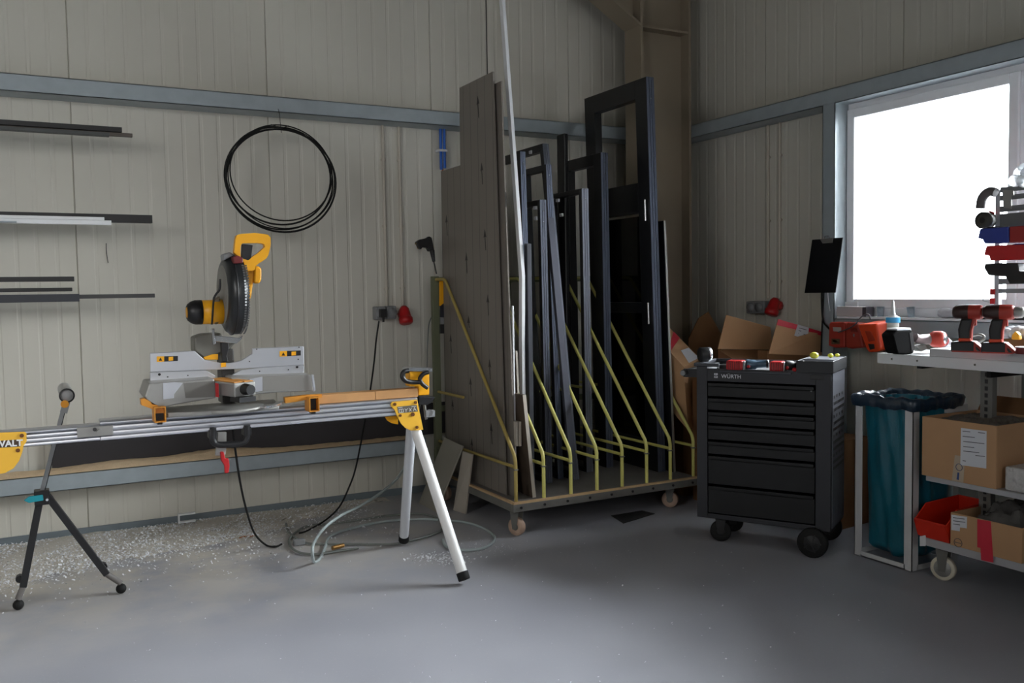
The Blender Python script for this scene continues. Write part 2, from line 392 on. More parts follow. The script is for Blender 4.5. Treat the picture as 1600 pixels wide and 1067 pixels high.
bar('thick dark blue-grey bar at the bottom of the lowest rack level', 124, 459, 471, 5.48, .05, mat('slate_bar', S(50, 52, 58), .5))
# cable coil
cc = Y(440, 283, 5.62); pxr = Y(523, 283, 5.62).x-cc.x; rz = cc.z-Y(440, 366, 5.62).z
t = thing('cable_coil', 'black cable coil hanging from the upper wall rail', 'cable', (cc.x, 5.64, cc.z))
mb = MB()
for k, (dx, dz, sx, sz, rr, ph) in enumerate(((0, 0, 1.0, 1.0, .009, 0), (-.03, .03, .95, .95, .008, .4), (.01, .05, .93, .93, .006, .9), (.015, .02, .97, .985, .005, 1.7), (-.015, .015, .985, .99, .007, 2.2))):
    mb.tube([V((cc.x+dx*.5+pxr*sx*math.cos(a)*(1+.012*math.sin(2*a+ph)), 5.60+.012*math.sin(a+ph)+k*.006, cc.z+dz+rz*sz*.965*math.sin(a))) for a in [i*2*math.pi/64 for i in range(64)]], rr*.7, 8, closed=True)
mb.build('loops', RUB, t)
tp = V((cc.x, 5.61, cc.z+rz*.99))
MB().tube([tp+V((-.06, -.01, .015)), tp+V((0, -.015, -.005)), tp+V((.05, -.01, .015))], .003, 6).tube([tp+V((.005, 0, -.03)), tp+V((.005, .03, .09)), V((cc.x+.005, 5.668, 2.58))], .002, 6).build('tie_wire', BLK, t)
# conduits + sockets on the back wall
def conduit(label, u, utop, vb, face='back', top=2.56):
    if face == 'back':
        b = Y(u, vb, YW-.012); pts = [V((b.x, YW-.012, b.z)), V((b.x, YW-.012, top))]
    else:
        b = X(u, vb, XW-.012); pts = [V((XW-.012, b.y, b.z)), V((XW-.012, b.y, top))]
    t = thing('conduit', label, 'pipe', pts[0], 'surface conduits')
    MB().tube(pts, .0105, 12).build('pipe', CREAM, t)
    for z in (b.z+.12, b.z+.55, b.z+1.0):
        p = V((pts[0].x, pts[0].y, z)); cl = MB()
        cl.cyl(p-V((0, 0, .01)), p+V((0, 0, .01)), .0145, 12); cl.box((p.x-.016, p.y-.004, z-.006), (p.x+.016, p.y+.011, z+.006)) if face == 'back' else cl.box((p.x-.004, p.y-.016, z-.006), (p.x+.011, p.y+.016, z+.006))
        cl.build('clip', CREAM, t)
    return t
conduit('left cream conduit pipe running down the back wall to the grey sockets', 604.5, 0, 478)
conduit('right cream conduit pipe running down the back wall to the red socket', 629.5, 0, 477)
conduit('cream conduit pipe running down to the grey sockets right of the corner column', 1200, 0, 466, 'r')
conduit('cream conduit pipe running down to the red socket right of the corner column', 1218, 0, 466, 'r')
def socket(label, c, face, w=.085, m=GREY):
    t = thing('wall_socket', label, 'socket', c, 'grey wall sockets'); c = V(c)
    if face == 'back':
        MB().box((c.x-w/2, c.y-.045, c.z-.045), (c.x+w/2, YW-.0005, c.z+.045)).build('housing', m, t, bevel=.008)
        MB().lathe((c.x, c.y-.045, c.z), (0, -1, 0), [(0, .035), (.012, .034), (.012, .0)], 20).build('lid', GREY, t)
    else:
        MB().box((c.x-.045, c.y-w/2, c.z-.045), (XW-.0005, c.y+w/2, c.z+.045)).build('housing', m, t, bevel=.008)
        MB().lathe((c.x-.045, c.y, c.z), (-1, 0, 0), [(0, .035), (.012, .034), (.012, .0)], 20).build('lid', GREY, t)
    return t
sA = Y(592, 489, YW-.03); socket('grey wall socket with the black plug on the back wall', (sA.x, YW-.03, sA.z), 'back', .075)
sB = Y(609, 488, YW-.03); socket('grey wall socket between the plugged socket and the red one, back wall', (sB.x, YW-.03, sB.z), 'back', .068)
sC = X(1180.5, 480, XW-.03); socket('grey wall socket on the right wall, left of its twin', (XW-.03, sC.y+.0, sC.z), 'r', .098)
sD = X(1193.5, 480, XW-.03); socket('grey wall socket on the right wall, nearest the red socket', sD, 'r', .098)
def cee(label, c, ax, perp):
    c = V(c); t = thing('industrial_socket', label, 'socket', c, 'red industrial sockets'); ax = V(ax)
    MB().lathe(c-ax*.035+V((0,0,.01)), ax, [(0, 0), (0, .034), (.05, .034), (.05, 0)], 8).build('housing', RED, t)
    d = (ax*.42+V((0, 0, -1))).normalized()
    MB().lathe(c+ax*.005+V((0, 0, .062)), d, [(0, 0), (0, .022), (.02, .034), (.07, .041), (.085, .044), (.088, .049), (.118, .047), (.125, .04), (.125, 0)], 22).build('flap_lid', RED, t)
    return t
p = Y(630.5, 493, YW-.04); cee('red industrial socket on the back wall beside the grey sockets', (p.x, YW-.04, p.z), (0, -1, 0), 0)
p = X(1213, 480, XW-.04); cee('red industrial socket on the right wall near the window post', (XW-.04, p.y, p.z), (-1, 0, 0), 0)
# plug in socket A + black cable to floor
def cable(label, pts, r, m, name='power_cable', k=6, cat='cable', parent=None):
    return MB().tube(smooth_pts(pts, k), r, 8).build(name, m, parent, label, cat)
MB().box((sA.x-.022, YW-.125, sA.z-.028), (sA.x+.022, YW-.0885, sA.z+.028)).tube([(sA.x, YW-.115, sA.z-.02), (sA.x, YW-.115, sA.z-.06)], .008, 8).build('plug', BLK, None, 'black plug in the left grey socket of the back wall', 'plug', bevel=.006)
cable('black power cable hanging from the back wall socket down to the floor', [Y(592, 502, 5.735), Y(588, 530, 5.72), Y(584, 570, 5.64), Y(577, 620, 5.56), Y(568, 670, 5.50), Y(556, 730, 5.46), Y(545, 762, 5.44), Y(530, 792, 5.40), Z(508, 813, .022), Z(480, 829, .020), Z(467, 833, .016)], .0055, RUB)
cable('black power cable hanging from under the mitre saw to the floor', [Y(362, 650, 4.32), Y(364, 672, 4.36), Y(368, 705, 4.42), Y(375, 752, 4.55), Y(384, 793, 4.7), Y(397, 832, 4.85), Z(415, 851, .012), Z(430, 854, .012), Z(440, 850, .012)], .0055, RUB)
# blue conduit behind the grey panels
t = thing('blue_tube_pair', 'pair of bright blue tubes hanging below the upper wall rail', 'tube', (Y(692, 200, 5.80).x, 5.80, 2.22))
a = Y(689.5, 265, 5.80); b = Y(695.0, 265, 5.80)
mb = MB(); mb.tube([(a.x, 5.80, a.z), (a.x, 5.80, 2.62)], .0105, 10).tube([(b.x, 5.80, b.z+.01), (b.x, 5.80, 2.62)], .0105, 10); mb.build('tube', BLUT, t)
q = Y(692, 235, 5.79); MB().box((q.x-.032, 5.784, q.z-.008), (q.x+.032, 5.848, q.z+.008)).build('clip', WHITE, t)
q = Y(692.5, 270, 5.79); MB().cyl((q.x, 5.80, q.z-.02), (q.x, 5.80, q.z+.03), .007, 8).build('copper_tip', mat('copper', S(150, 84, 50), .5), t)
# dark board on the lower rail + sawdust there
tz = Y(680, 629, 5.80).z; xl = Y(80, 700, 5.80).x
MB().box((xl, 5.80, .4145), (2.62, 5.815, tz)).build('dark_board', BOARDD, None, 'long dark grey board leaning on the lower wall rail behind the saw stand', 'board', bevel=.002)
mb = MB(); n = 90
top = []
for i in range(n+1):
    x = -.9+i*3.2/n; h = .4145+.004+.004*random.random()+.034*math.exp(-((x-.98)/.28)**2)+.022*math.exp(-((x-.4)/.25)**2)+.010*math.exp(-((x+.2)/.3)**2)
    top.append((x, h))
for (x0, h0), (x1, h1) in zip(top, top[1:]):
    mb.add([(x0, YG+.001, .4145), (x1, YG+.001, .4145), (x1, YG+.05, h1), (x0, YG+.05, h0), (x0, 5.797, h0+.002), (x1, 5.797, h1+.002)], [(0, 1, 2, 3), (3, 2, 5, 4)], True)
mb.build('sawdust', TANDUST, None, 'tan sawdust lying along the top of the lower wall rail', 'sawdust', kind='stuff')

# ================================================================== SAW STAND
BY0, BY1, BZ0, BZ1 = 4.185, 4.265, .803, .885
ST = thing('mitre_saw_stand', 'aluminium saw stand with yellow brackets and splayed white legs', 'stand', (.8, 4.225, 0))
def rail_prof(mb, x0, x1, y0, y1, z0, z1):
    h = z1-z0; pr = [(y1, z0), (y1, z1), (y0+.012, z1)]
    for k in range(13): pr.append((y0+.006-.008*math.cos(math.pi*k/12-math.pi/2) if 0 else y0+.008-.008*math.sin(math.pi*k/12), z1-.002-(.20*h)*k/12))
    zz = z1-.002-.20*h
    for f0, f1 in ((.29, .46), (.54, .71), (.79, .97)):
        pr += [(y0+.018, z1-f0*h+.002), (y0, z1-f0*h-.001), (y0-.001, z1-(f0+f1)/2*h), (y0, z1-f1*h+.001), (y0+.018, z1-f1*h-.002)]
    pr += [(y0+.007, z0)]
    n = len(pr); vs = [(x0, y, z) for y, z in pr]+[(x1, y, z) for y, z in pr]
    mb.add(vs, [(i, (i+1) % n, (i+1) % n+n, i+n) for i in range(n)]+[tuple(range(n)), tuple(range(2*n-1, n-1, -1))])
x_mid = Y(156, 655, 4.185).x; xr = Y(652, 620, 4.185).x
mb = MB(); rail_prof(mb, x_mid, xr, BY0, BY1, BZ0, BZ1+.006); mb.build('centre_rail', ALU, ST)
mb = MB(); rail_prof(mb, -1.0, x_mid-.002, BY0+.004, BY1-.004, BZ0+.002, BZ1-.010); mb.build('extension_rail', ALU, ST)
MB().box((x_mid-.09, BY0-.004, BZ0+.022), (x_mid+.05, BY0+.0035, BZ0+.066)).cyl((x_mid-.005, BY0-.016, BZ0+.044), (x_mid-.005, BY0-.004, BZ0+.044), .009, 12).build('rail_coupler', ALUD, ST, bevel=.006)
MB().cyl(Y(148, 671, BY0-.012), Y(148, 671, BY0-.018), .008, 12).build('coupler_screw', BLK, ST)
def leg(a, b, cap, m):
    a = V(a); b = V(b); d = (b-a).normalized()
    l = MB().tube([a, b], .0265, 18).build('leg', m, ST)
    MB().tube([b-d*.035, b, V((b.x, b.y, b.z))+d*.004], [.030, .030, .028], 16).build('foot_cap', RUB, l)
LEGW = mat('white_leg', S(232, 232, 230), .3); 
fb = V((1.79, 3.86, .028)); leg(Y(647, 664, 4.228), fb, 0, LEGW)
bb = Z(633, 853, .0); leg(V((Y(641, 660, 4.30).x, 4.27, .80)), (bb.x, bb.y+.02, .028), 0, mat('shaded_leg', S(196, 198, 202), .35))  # same white leg, its shade put into a greyer colour
# left pair, just past the frame edge
leg(Y(-26, 735, 4.18), V((-.33, 3.86, .028)), 0, LEGW); leg((-.20, 4.27, .80), V((-.22, 4.62, .028)), 0, LEGW)
plate_px = [(610.5, 631), (613, 628), (652, 624.6), (656, 645), (661.5, 671.5), (642, 672.8), (634, 669), (627, 662), (620.5, 650), (616.5, 640), (611, 635)]
py = BY0-.008; RIV = mat('brown_rivet', S(110, 66, 30), .5, .3)
pl = MB().prism(pY(plate_px, py), (0, .007, 0)).build('bracket_plate', YELP, ST, bevel=.001)
bk = MB()
for (u, v, r) in ((616.5, 631.5, .008), (648.8, 628.8, .008), (625, 649, .007), (644.6, 647.3, .010), (651.2, 667.5, .008)):
    q = Y(u, v, py); MB().cyl(q, q-V((0, .006, 0)), r, 12).build('rivet', RIV, pl)

lab = MB(); lab.prism(pY([(620.5, 635.5), (651, 632.5), (653, 643), (622.5, 645.8)], py-.0008), (0, .001, 0)); lab = lab.build('info_label', LABD, pl)
ic = MB()
def stroke(mb, pts, y, w):
    for (a, b) in zip(pts, pts[1:]): mb.beam(Y(*a, y), Y(*b, y), .0006, w, up=(0, 0, 1) if abs(a[0]-b[0]) > abs(a[1]-b[1])*.3 else (1, 0, 0))
yy = py-.0014
for pts in ([(623.5, 639.5), (630, 639), (630.3, 644), (624, 644.5), (623.5, 639.5)], [(627, 639.2), (627.2, 644.2)], [(622, 637), (629, 636.3)], [(632.5, 638.5), (634.5, 641), (634.5, 644)], [(637, 638), (634.5, 641)], [(639, 637.5), (643, 642.5)], [(643, 637.3), (639.5, 642.8)], [(647.5, 636.5), (646, 642.3)], [(647.5, 636.5), (650.5, 642)], [(646.3, 640), (650, 639.6)], [(643, 635.3), (650, 634.7)]):
    stroke(ic, pts, yy, .0022)
ic.build('label_symbols', WHITE, lab)
MB().prism(pY([(601, 650), (612, 645), (622, 652), (622, 663), (612, 661), (605, 657)], BY1+.008), (0, .006, 0)).build('rear_bracket_plate', YEL, ST)
lp = [(-45, 677.5), (38, 674.6), (41.5, 677), (41.5, 690), (37, 696), (35, 706), (30, 720), (21, 732), (8, 739), (-3, 741), (-45, 741)]
pl = MB().prism(pY(lp, py), (0, .007, 0)).build('bracket_plate', YELP, ST, bevel=.001)
bk = MB()
for (u, v) in ((34, 680.5), (28, 703.5)):
    q = Y(u, v, py); MB().cyl(q, q-V((0, .005, 0)), .008, 12).build('rivet', RIV, pl)

lab = MB().prism(pY([(-30, 690.5), (31.5, 686.5), (31.5, 697.6), (-30, 701.5)], py-.0008), (0, .001, 0)).build('name_label', mat('name_label_dark', S(66, 48, 34), .5), pl)
A = Y(30.5, 696.3, py-.0015); Bp = Y(-28, 700.2, py-.0015)
text('name_lettering', 'DEWALT', .036, frame(Bp, A-Bp, (0, -1, 0)) @ Matrix.Diagonal((.99, 1, 1, 1)), WHITE, lab, bold=.0012)
# carry handle under the rail with its red-handled clamp
hm = MB(); hy = 4.17
hm.tube(smooth_pts([Y(333, 668, hy), Y(332, 684, hy), Y(338, 694, hy), Y(360, 694, hy), Y(380, 691, hy), Y(386, 682, hy), Y(386, 664, hy)], 5), .015, 10)
hm.box((Y(327, 680, hy).x, hy-.012, BZ0-.03), (Y(338, 680, hy).x, hy+.06, BZ0+.012)); hm.box((Y(381, 675, hy).x, hy-.012, BZ0-.03), (Y(392, 675, hy).x, hy+.06, BZ0+.012))
hm.build('carry_handle', BLK, ST, bevel=.003)
t = thing('toggle_clamp', 'small metal clamp with a red grip hanging under the saw stand rail', 'clamp', Y(347, 705, 4.2))
MB().prism(pY([(340, 675), (354, 675), (354, 702), (352, 712), (337, 712), (338, 700), (340, 690)], 4.19), (0, .02, 0)).build('jaw', ALUD, t, bevel=.003)
MB().prism(pY([(344.5, 706), (350, 706), (352, 716), (357.5, 716.5), (359, 728), (357.5, 739), (351.5, 740), (351, 728), (345.5, 719)], 4.175), (0, .02, 0)).build('red_grip', RED, t, bevel=.004)
# mounting brackets
for (u0, v0, s) in ((221, 625, 1), (470, 618, -1)):
    bx = thing('mounting_bracket', 'orange mounting bracket gripping the rail under the %s end of the saw' % ('left' if s > 0 else 'right'), 'bracket', Y(u0+28, 640, 4.15), 'orange saw brackets')
    mb = MB()
    cx = Y(250.5 if s > 0 else 491.5, 650 if s > 0 else 634, 4.10); w, h = .024, .034
    zc = cx.z+.006
    for (a, b) in (((-w, -h), (-w+.005, h)), ((w-.005, -h), (w, h)), ((-w+.005, -h), (w-.005, -h+.005)), ((-w+.005, h-.005), (w-.005, h))):
        mb.box((cx.x+a[0], 4.10, zc+a[1]), (cx.x+b[0], 4.182, zc+b[1]))
    mb.build('end_tube', ORBR, bx)
    MB().box((cx.x-w+.006, 4.14, zc-h+.006), (cx.x+w-.006, 4.182, zc+h-.006)).build('release_lever', BLK, bx)
    if s > 0: MB().prism(pY([(220, 624), (226, 622.5), (258, 640), (258, 645), (243, 646), (243, 641), (221, 633)], 4.13), (0, .05, 0)).build('top_arm', ORBR, bx)
    else: MB().prism(pY([(445, 621), (478, 617.5), (503, 616), (503, 621), (480, 624.5), (462, 628), (446, 630)], 4.15), (0, .03, 0)).build('top_arm', ORBR, bx)
    MB().box((cx.x-.010, 4.12, zc-h-.012), (cx.x+.010, 4.16, zc-h)).build('foot_bolt', BLK, bx)
# plank on the rail
zt = BZ1+.0065
for (a, b, lb) in ((496, 585.6, 'left, longer raw wood offcut lying on the saw stand rail'), (586.4, 652.6, 'right raw wood offcut lying on the rail against the yellow stop')):
    xa = Y(a, 620, 4.19).x; xb = Y(b, 612, 4.19).x
    MB().hexa([(xa, 4.185, zt), (xb, 4.185, zt), (xb, 4.262, zt), (xa, 4.262, zt), (xa, 4.185, zt+.042), (xb, 4.185, zt+.042), (xb, 4.262, zt+.042), (xa, 4.262, zt+.042)]).build('wood_offcut', WOOD, None, lb, 'wood', bevel=.0015)
# work stop at the right end
t = thing('work_stop', 'yellow work support with black lever at the right rail end', 'work support', Y(662, 620, 4.2))
sy = 4.19
MB().prism(pY([(640, 580), (671, 580), (671, 617), (654, 618), (654, 604), (640, 604)], sy), (0, .06, 0)).build('body', YEL, t, bevel=.004)
MB().prism(pY([(639, 574.5), (676, 575), (676, 581), (639, 579.8)], sy-.01), (0, .09, 0)).build('top_plate', CHROME, t, bevel=.001)
MB().tube(smooth_pts([Y(638, 579, sy-.02), Y(631, 581, sy-.025), Y(628.5, 588, sy-.025), Y(634, 595, sy-.025), Y(645, 597, sy-.02), Y(656, 597, sy-.02)], 5), [.012]*26, 10).tube(smooth_pts([Y(669, 581.5, sy-.02), Y(662, 584, sy-.022), Y(656, 592, sy-.022), Y(660, 600, sy-.022), Y(668, 606, sy-.022)], 5), .011, 10).build('lever', BLK, t)
MB().prism(pY([(655, 619), (680, 620), (676, 628), (668, 633), (655, 632)], sy), (0, .05, 0)).build('base_wedge', BLK, t, bevel=.003)
MB().cyl(Y(671, 645, sy+.02), Y(671, 645, sy+.05), .018, 14).box(Y(666, 640, sy+.02)-V((0, 0, .04)), Y(676, 640, sy+.05)).build('clamp_knob', GREY, t)
MB().tube([Y(662, 625, sy+.035), Y(666, 655, sy+.035)], .008, 8).build('clamp_rod', STEEL, t)

# ================================================================== MITRE SAW
SW = thing('mitre_saw', 'yellow and black mitre saw mounted on the stand', 'saw', Y(355, 640, 4.22))
fy = 4.27
MB().prism(pY([(234.5, 551.7), (304, 548), (319, 561.6), (344, 567), (360, 567), (376.8, 563.4), (394, 552.6), (394.5, 544.4), (474.6, 540.8), (475.5, 569.8), (422, 573.4), (360, 577), (235, 581.2)], fy), (0, .014, 0)).build('upper_fence', ALU, SW, bevel=.003)
MB().prism(pY([(234.5, 581.8), (322, 578.6), (337, 587), (335, 591), (235, 599.5)], fy-.006), (0, .02, 0)).prism(pY([(377, 578), (413, 574), (475.5, 570.2), (475.5, 587), (360, 589.5), (364, 585)], fy-.006), (0, .02, 0)).build('lower_fence', ALU, SW, bevel=.003)
def sticker(pts, y0):
    (u, v, sl) = pts
    MB().prism(pY([(u, v), (u+33, v-sl), (u+33, v+8-sl), (u, v+8.6)], y0), (0, .001, 0)).build('warning_sticker', BLK, SW)
    MB().prism(pY([(u, v), (u+11.5, v-sl*.3), (u+11.5, v+8.4-sl*.3), (u, v+8.6)], y0-.001), (0, .0008, 0)).prism(pY([(u+18.5, v+1.0), (u+25.5, v+.4), (u+25.5, v+6.4), (u+18.5, v+7)], y0-.001), (0, .0008, 0)).build('sticker_panel', YEL, SW)
    MB().prism(pY([(u+5.8, v+1.6), (u+8.6, v+6.8), (u+3.0, v+7.0)], y0-.002), (0, .0008, 0)).build('sticker_triangle', BLK, SW)
sticker((245, 556.8, .8), fy-.0012); sticker((437, 548.6, 1.2), fy-.0012)
for (u, v, r) in ((249, 585, .006), (262, 588.8, .003), (293.5, 586.5, .003), (389.7, 564.7, .003), (405.6, 580, .003), (450.5, 577.5, .003), (465.8, 561.3, .003), (464, 573.5, .006), (401, 545.5, .003), (467, 542.5, .003)):
    q = Y(u, v, fy-.0065); MB().cyl(q, q-V((0, .003, 0)), r, 8).build('fence_screw', BLK, SW)
z0 = zt  # rail top
# base casting
ba = MB()
L0 = Y(232.6, 598.8, 4.20); L1 = Y(337, 592, 4.20)
def slab(pl, y0, y1, top=None): return [V((q.x, y0, q.z)) for q in pY(pl, y0)]
ba.prism(pY([(233, 599), (262, 597), (335, 591.5), (338, 622), (300, 628), (258, 636), (237, 634), (226, 620)], 4.13), (0, .24, 0))
ba.prism(pY([(362, 589.5), (410, 588), (489, 585), (490, 611), (440, 613), (400, 616), (362, 620)], 4.14), (0, .22, 0))
ba.prism([V((x, y, zt+.0005)) for x, y in ((Y(262, 634, 4.09).x, 4.11), (Y(300, 634, 4.08).x, 4.075), (Y(400, 625, 4.08).x, 4.075), (Y(436, 620, 4.11).x, 4.11), (Y(440, 620, 4.2).x, 4.34), (Y(262, 634, 4.2).x, 4.34))], (0, 0, .022))
ba.build('base_casting', ALUD, SW, bevel=.006)
MB().prism(pY([(287, 598.5), (335, 595), (337, 620), (290, 622)], 4.1285), (0, .0012, 0)).build('recess_face', mat('recess_shade', S(118, 116, 111), .5, .3), SW)  # flat plates here and below; recess shade is put into their grey
MB().prism(pY([(411, 588.6), (487, 586), (488, 610.5), (411, 610.8)], 4.1385), (0, .0012, 0)).build('recess_face', mat('recess_shade_right', S(138, 135, 130), .5, .3), SW)
for pp_, y_, t_ in (([(254.5, 598.3), (272, 597.0), (286, 598), (272, 616), (272, 622), (255, 624)], 4.128, .004), ([(390, 592), (410, 588.5), (410, 611), (396, 613)], 4.136, .004), ([(487, 585.5), (490, 585.3), (493, 610), (490, 612)], 4.12, .01)):
    MB().prism(pY(pp_, y_), (0, t_, 0)).build('machined_face', ALU, SW, bevel=.001)
tb = MB(); ctr = Y(362, 618, 4.16); cx0 = ctr.x
tb.lathe((cx0, 4.18, zt+.004), (0, 0, 1), [(0, 0), (0, .148), (.016, .150), (.020, .14), (.020, 0)], 36)
tb.build('turntable', ALUD, SW)
# arm towards the operator, swung to the right
a0 = V((Y(349, 596, 4.17).x, 4.17, 0)); a1 = V((Y(383, 612, 3.99).x, 3.99, 0)); dv = (a1-a0).normalized(); sd = V((dv.y, -dv.x, 0))*-1
ztop = Y(349, 592, 4.17).z-.004
def armbox(s0, s1, w0, w1, za, zb): 
    P = []
    for z in (za, zb):
        P += [a0+dv*s0-sd*w0+V((0,0,z)), a0+dv*s0+sd*w1+V((0,0,z)), a0+dv*s1+sd*w1+V((0,0,z)), a0+dv*s1-sd*w0+V((0,0,z))]
    return P
La = (a1-a0).length
MB().hexa(armbox(-.10, La, .052, .052, ztop-.062, ztop)).build('mitre_arm', ALUD, SW, bevel=.006)
for (w0, w1) in ((.046, -.006), (-.004, .046)):
    MB().hexa(armbox(-.08, La-.01, w0, w1, ztop+.0005, ztop+.004)).build('kerf_plate', ORBR, SW)
kn = a1+dv*.0+V((0, 0, ztop-.03))
MB().tube([kn-dv*.002, kn+dv*.05], [.026, .022], 16).build('arm_knob', BLK, SW)
MB().hexa(armbox(La-.06, La+.02, .04, .04, ztop-.085, ztop-.063)).build('arm_latch', BLK, SW)
sc = MB()
MB().prism(pY([(337, 598.5), (341.5, 599.5), (342.3, 621), (337.6, 620)], 4.072), (0, .02, 0)).build('mitre_lock_mark', RED, SW)
ar = []
for k in range(20):
    an = math.radians(-62+k*2.9); ar.append(V((cx0+.232*math.cos(an), 4.18+.215*math.sin(an), 0)))
n = len(ar); inn = [V((cx0+(p.x-cx0)*.85, 4.18+(p.y-4.18)*.85, 0)) for p in ar]
poly = ar+inn[::-1]
sc.prism([p+V((0, 0, zt+.024)) for p in poly], (0, 0, .008)); sc.build('mitre_scale', CHROME, SW)
# pivot housing, spring arm
hy = 4.28
MB().prism(pY([(303.5, 527), (318, 522), (345, 520), (350, 530), (372, 532), (360, 545), (342, 553), (334, 560), (320, 561), (304, 549)], hy+.02), (0, .12, 0)).build('pivot_housing', mat('pivot_grey', S(112, 111, 104), .45, .3), SW, bevel=.008)
MB().prism(pY([(318, 558), (332, 553.5), (341, 553), (341, 562), (320, 562)], hy+.012), (0, .03, 0)).build('bevel_cover', YEL, SW, bevel=.002)
MB().prism(pY([(345, 533), (357, 533), (358, 545), (355, 556), (357, 566), (347, 565), (346, 552)], hy), (0, .05, 0)).build('arm_web', BLK, SW, bevel=.003)
MB().prism(pY([(331, 514), (335, 513), (337, 537), (333, 539)], hy-.01), (0, .05, 0)).prism(pY([(336, 524), (374, 528), (380, 524), (378, 529), (370, 537), (337, 534)], hy-.005), (0, .05, 0)).build('guard_link', CHROME, SW, bevel=.002)
MB().prism(pY([(345, 567.3), (353, 566.5), (353.3, 573), (345.5, 573.8)], fy-.004), (0, .004, 0)).build('centre_sticker', YEL, SW)
# rear support column (hidden behind the fence) carrying the head, darkened for the fence gap's shade
MB().box((Y(345, 590, 4.33).x, 4.30, zt+.02), (Y(365, 590, 4.33).x, 4.42, Y(350, 545, 4.33).z)).build('rear_column', mat('column_gap_shade', S(70, 68, 66), .5, .2), SW, bevel=.006)
# blade guard: a drum edge-on
gy = 4.22; gc = Y(364, 460, gy); R1 = .184
gw = .046
x0 = gc.x-.046; x1 = gc.x+.040
gc.z += .0
g = MB(); cpt = V((0, gc.y, gc.z))
g.lathe(V((x0, gc.y, gc.z)), (1, 0, 0), [(0, 0), (0, R1*.80), (.012, R1*.93), (.03, R1), (.062, R1), (.078, R1*.96), (.086, R1*.88), (.086, 0)], 48)
g.build('blade_guard', mat('smoked_guard', S(44, 46, 48), .32, .1), SW)
MB().lathe(V((x0-.004, gc.y, gc.z)), (1, 0, 0), [(0, 0), (0, R1*.70), (.006, R1*.74), (.02, R1*.74)], 40).build('guard_side_plate', mat('guard_side_grey', S(128, 126, 120), .45, 0), SW)
MB().lathe(V((x0+.030, gc.y, gc.z)), (1, 0, 0), [(0, R1*.9), (0, R1+.0035), (.006, R1+.0035), (.006, R1*.9)], 48).build('guard_rib', BLK, SW)
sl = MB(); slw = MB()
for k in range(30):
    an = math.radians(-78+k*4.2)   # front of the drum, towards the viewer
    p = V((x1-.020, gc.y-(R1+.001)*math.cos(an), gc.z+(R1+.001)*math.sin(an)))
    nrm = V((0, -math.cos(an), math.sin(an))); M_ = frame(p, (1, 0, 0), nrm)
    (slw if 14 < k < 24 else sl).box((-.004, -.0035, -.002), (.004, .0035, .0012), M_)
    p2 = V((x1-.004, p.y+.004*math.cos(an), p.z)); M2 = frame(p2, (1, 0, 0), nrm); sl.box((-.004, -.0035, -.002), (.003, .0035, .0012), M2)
sl.build('guard_slots', mat('slot_grey', S(96, 96, 96), .5), SW); slw.build('guard_slots', WHITE, SW, label='slots painted white as if lit at the front of the guard')  # front slots painted white where light would catch them
q = Y(372, 405, 4.08); MB().prism(pY([(364, 401), (372, 399), (380, 403), (380, 411), (366, 412)], 4.075), (0, .05, 0)).build('lock_button', mat('maroon_button', S(110, 34, 34), .45), SW, bevel=.004)
MB().prism(pY([(349, 397), (360, 393.5), (366, 399), (350, 407)], 4.12), (0, .08, 0)).build('top_guard_cap', GREY, SW, bevel=.006)
# motor
ma = Y(346, 487, 4.22); mbp = Y(291.5, 487, 4.22); dx = ma.x-mbp.x
MB().lathe((mbp.x+.4*dx, 4.22, ma.z), (1, 0, 0), [(0, 0), (0, .054), (.62*dx, .056), (.62*dx, 0)], 28).build('motor_body', YEL, SW)
MB().lathe((mbp.x, 4.22, ma.z), (1, 0, 0), [(0, .030), (.004, .038), (.018, .049), (.035, .055), (.4*dx+.004, .0555), (.4*dx+.004, 0)], 28).build('motor_end_cap', BLK, SW)
MB().lathe((mbp.x-.001, 4.22, ma.z), (1, 0, 0), [(.003, 0), (0, .022), (.006, .028), (.008, 0)], 20).build('brush_cap', YEL, SW)
MB().tube([Y(334, 466, 4.15), Y(331, 507, 4.16)], .0045, 8).tube(smooth_pts([Y(334, 466, 4.15), Y(338, 459, 4.14), Y(343, 452, 4.13), Y(344, 436, 4.13)], 4), .005, 8).build('guard_linkage', BLK, SW)
MB().prism(pY([(334, 470), (344, 462), (348, 500), (338, 508), (332, 500)], 4.19), (0, .06, 0)).build('gear_case', mat('gear_brown_grey', S(104, 92, 74), .45, .3), SW, bevel=.008)
# yellow arm + D-handle
MB().prism(pY([(381, 411), (398, 410), (399, 425), (396, 440), (393, 462), (388, 479), (384.5, 486), (380, 486), (378, 440)], 4.17), (0, .07, 0)).build('head_arm', YEL, SW, bevel=.008)
hd = 4.10; out = [(366, 394.5), (368.7, 368), (374, 365.5), (398, 363.9), (418, 366), (423, 369.7), (423, 384), (418.5, 402), (409, 409), (400, 414), (398, 422), (384, 424), (382, 411)]
inn = [(376, 403), (375.5, 385), (378.5, 380), (404, 379.5), (413, 381), (414.2, 385.6), (404, 395), (393, 402), (389, 407)]
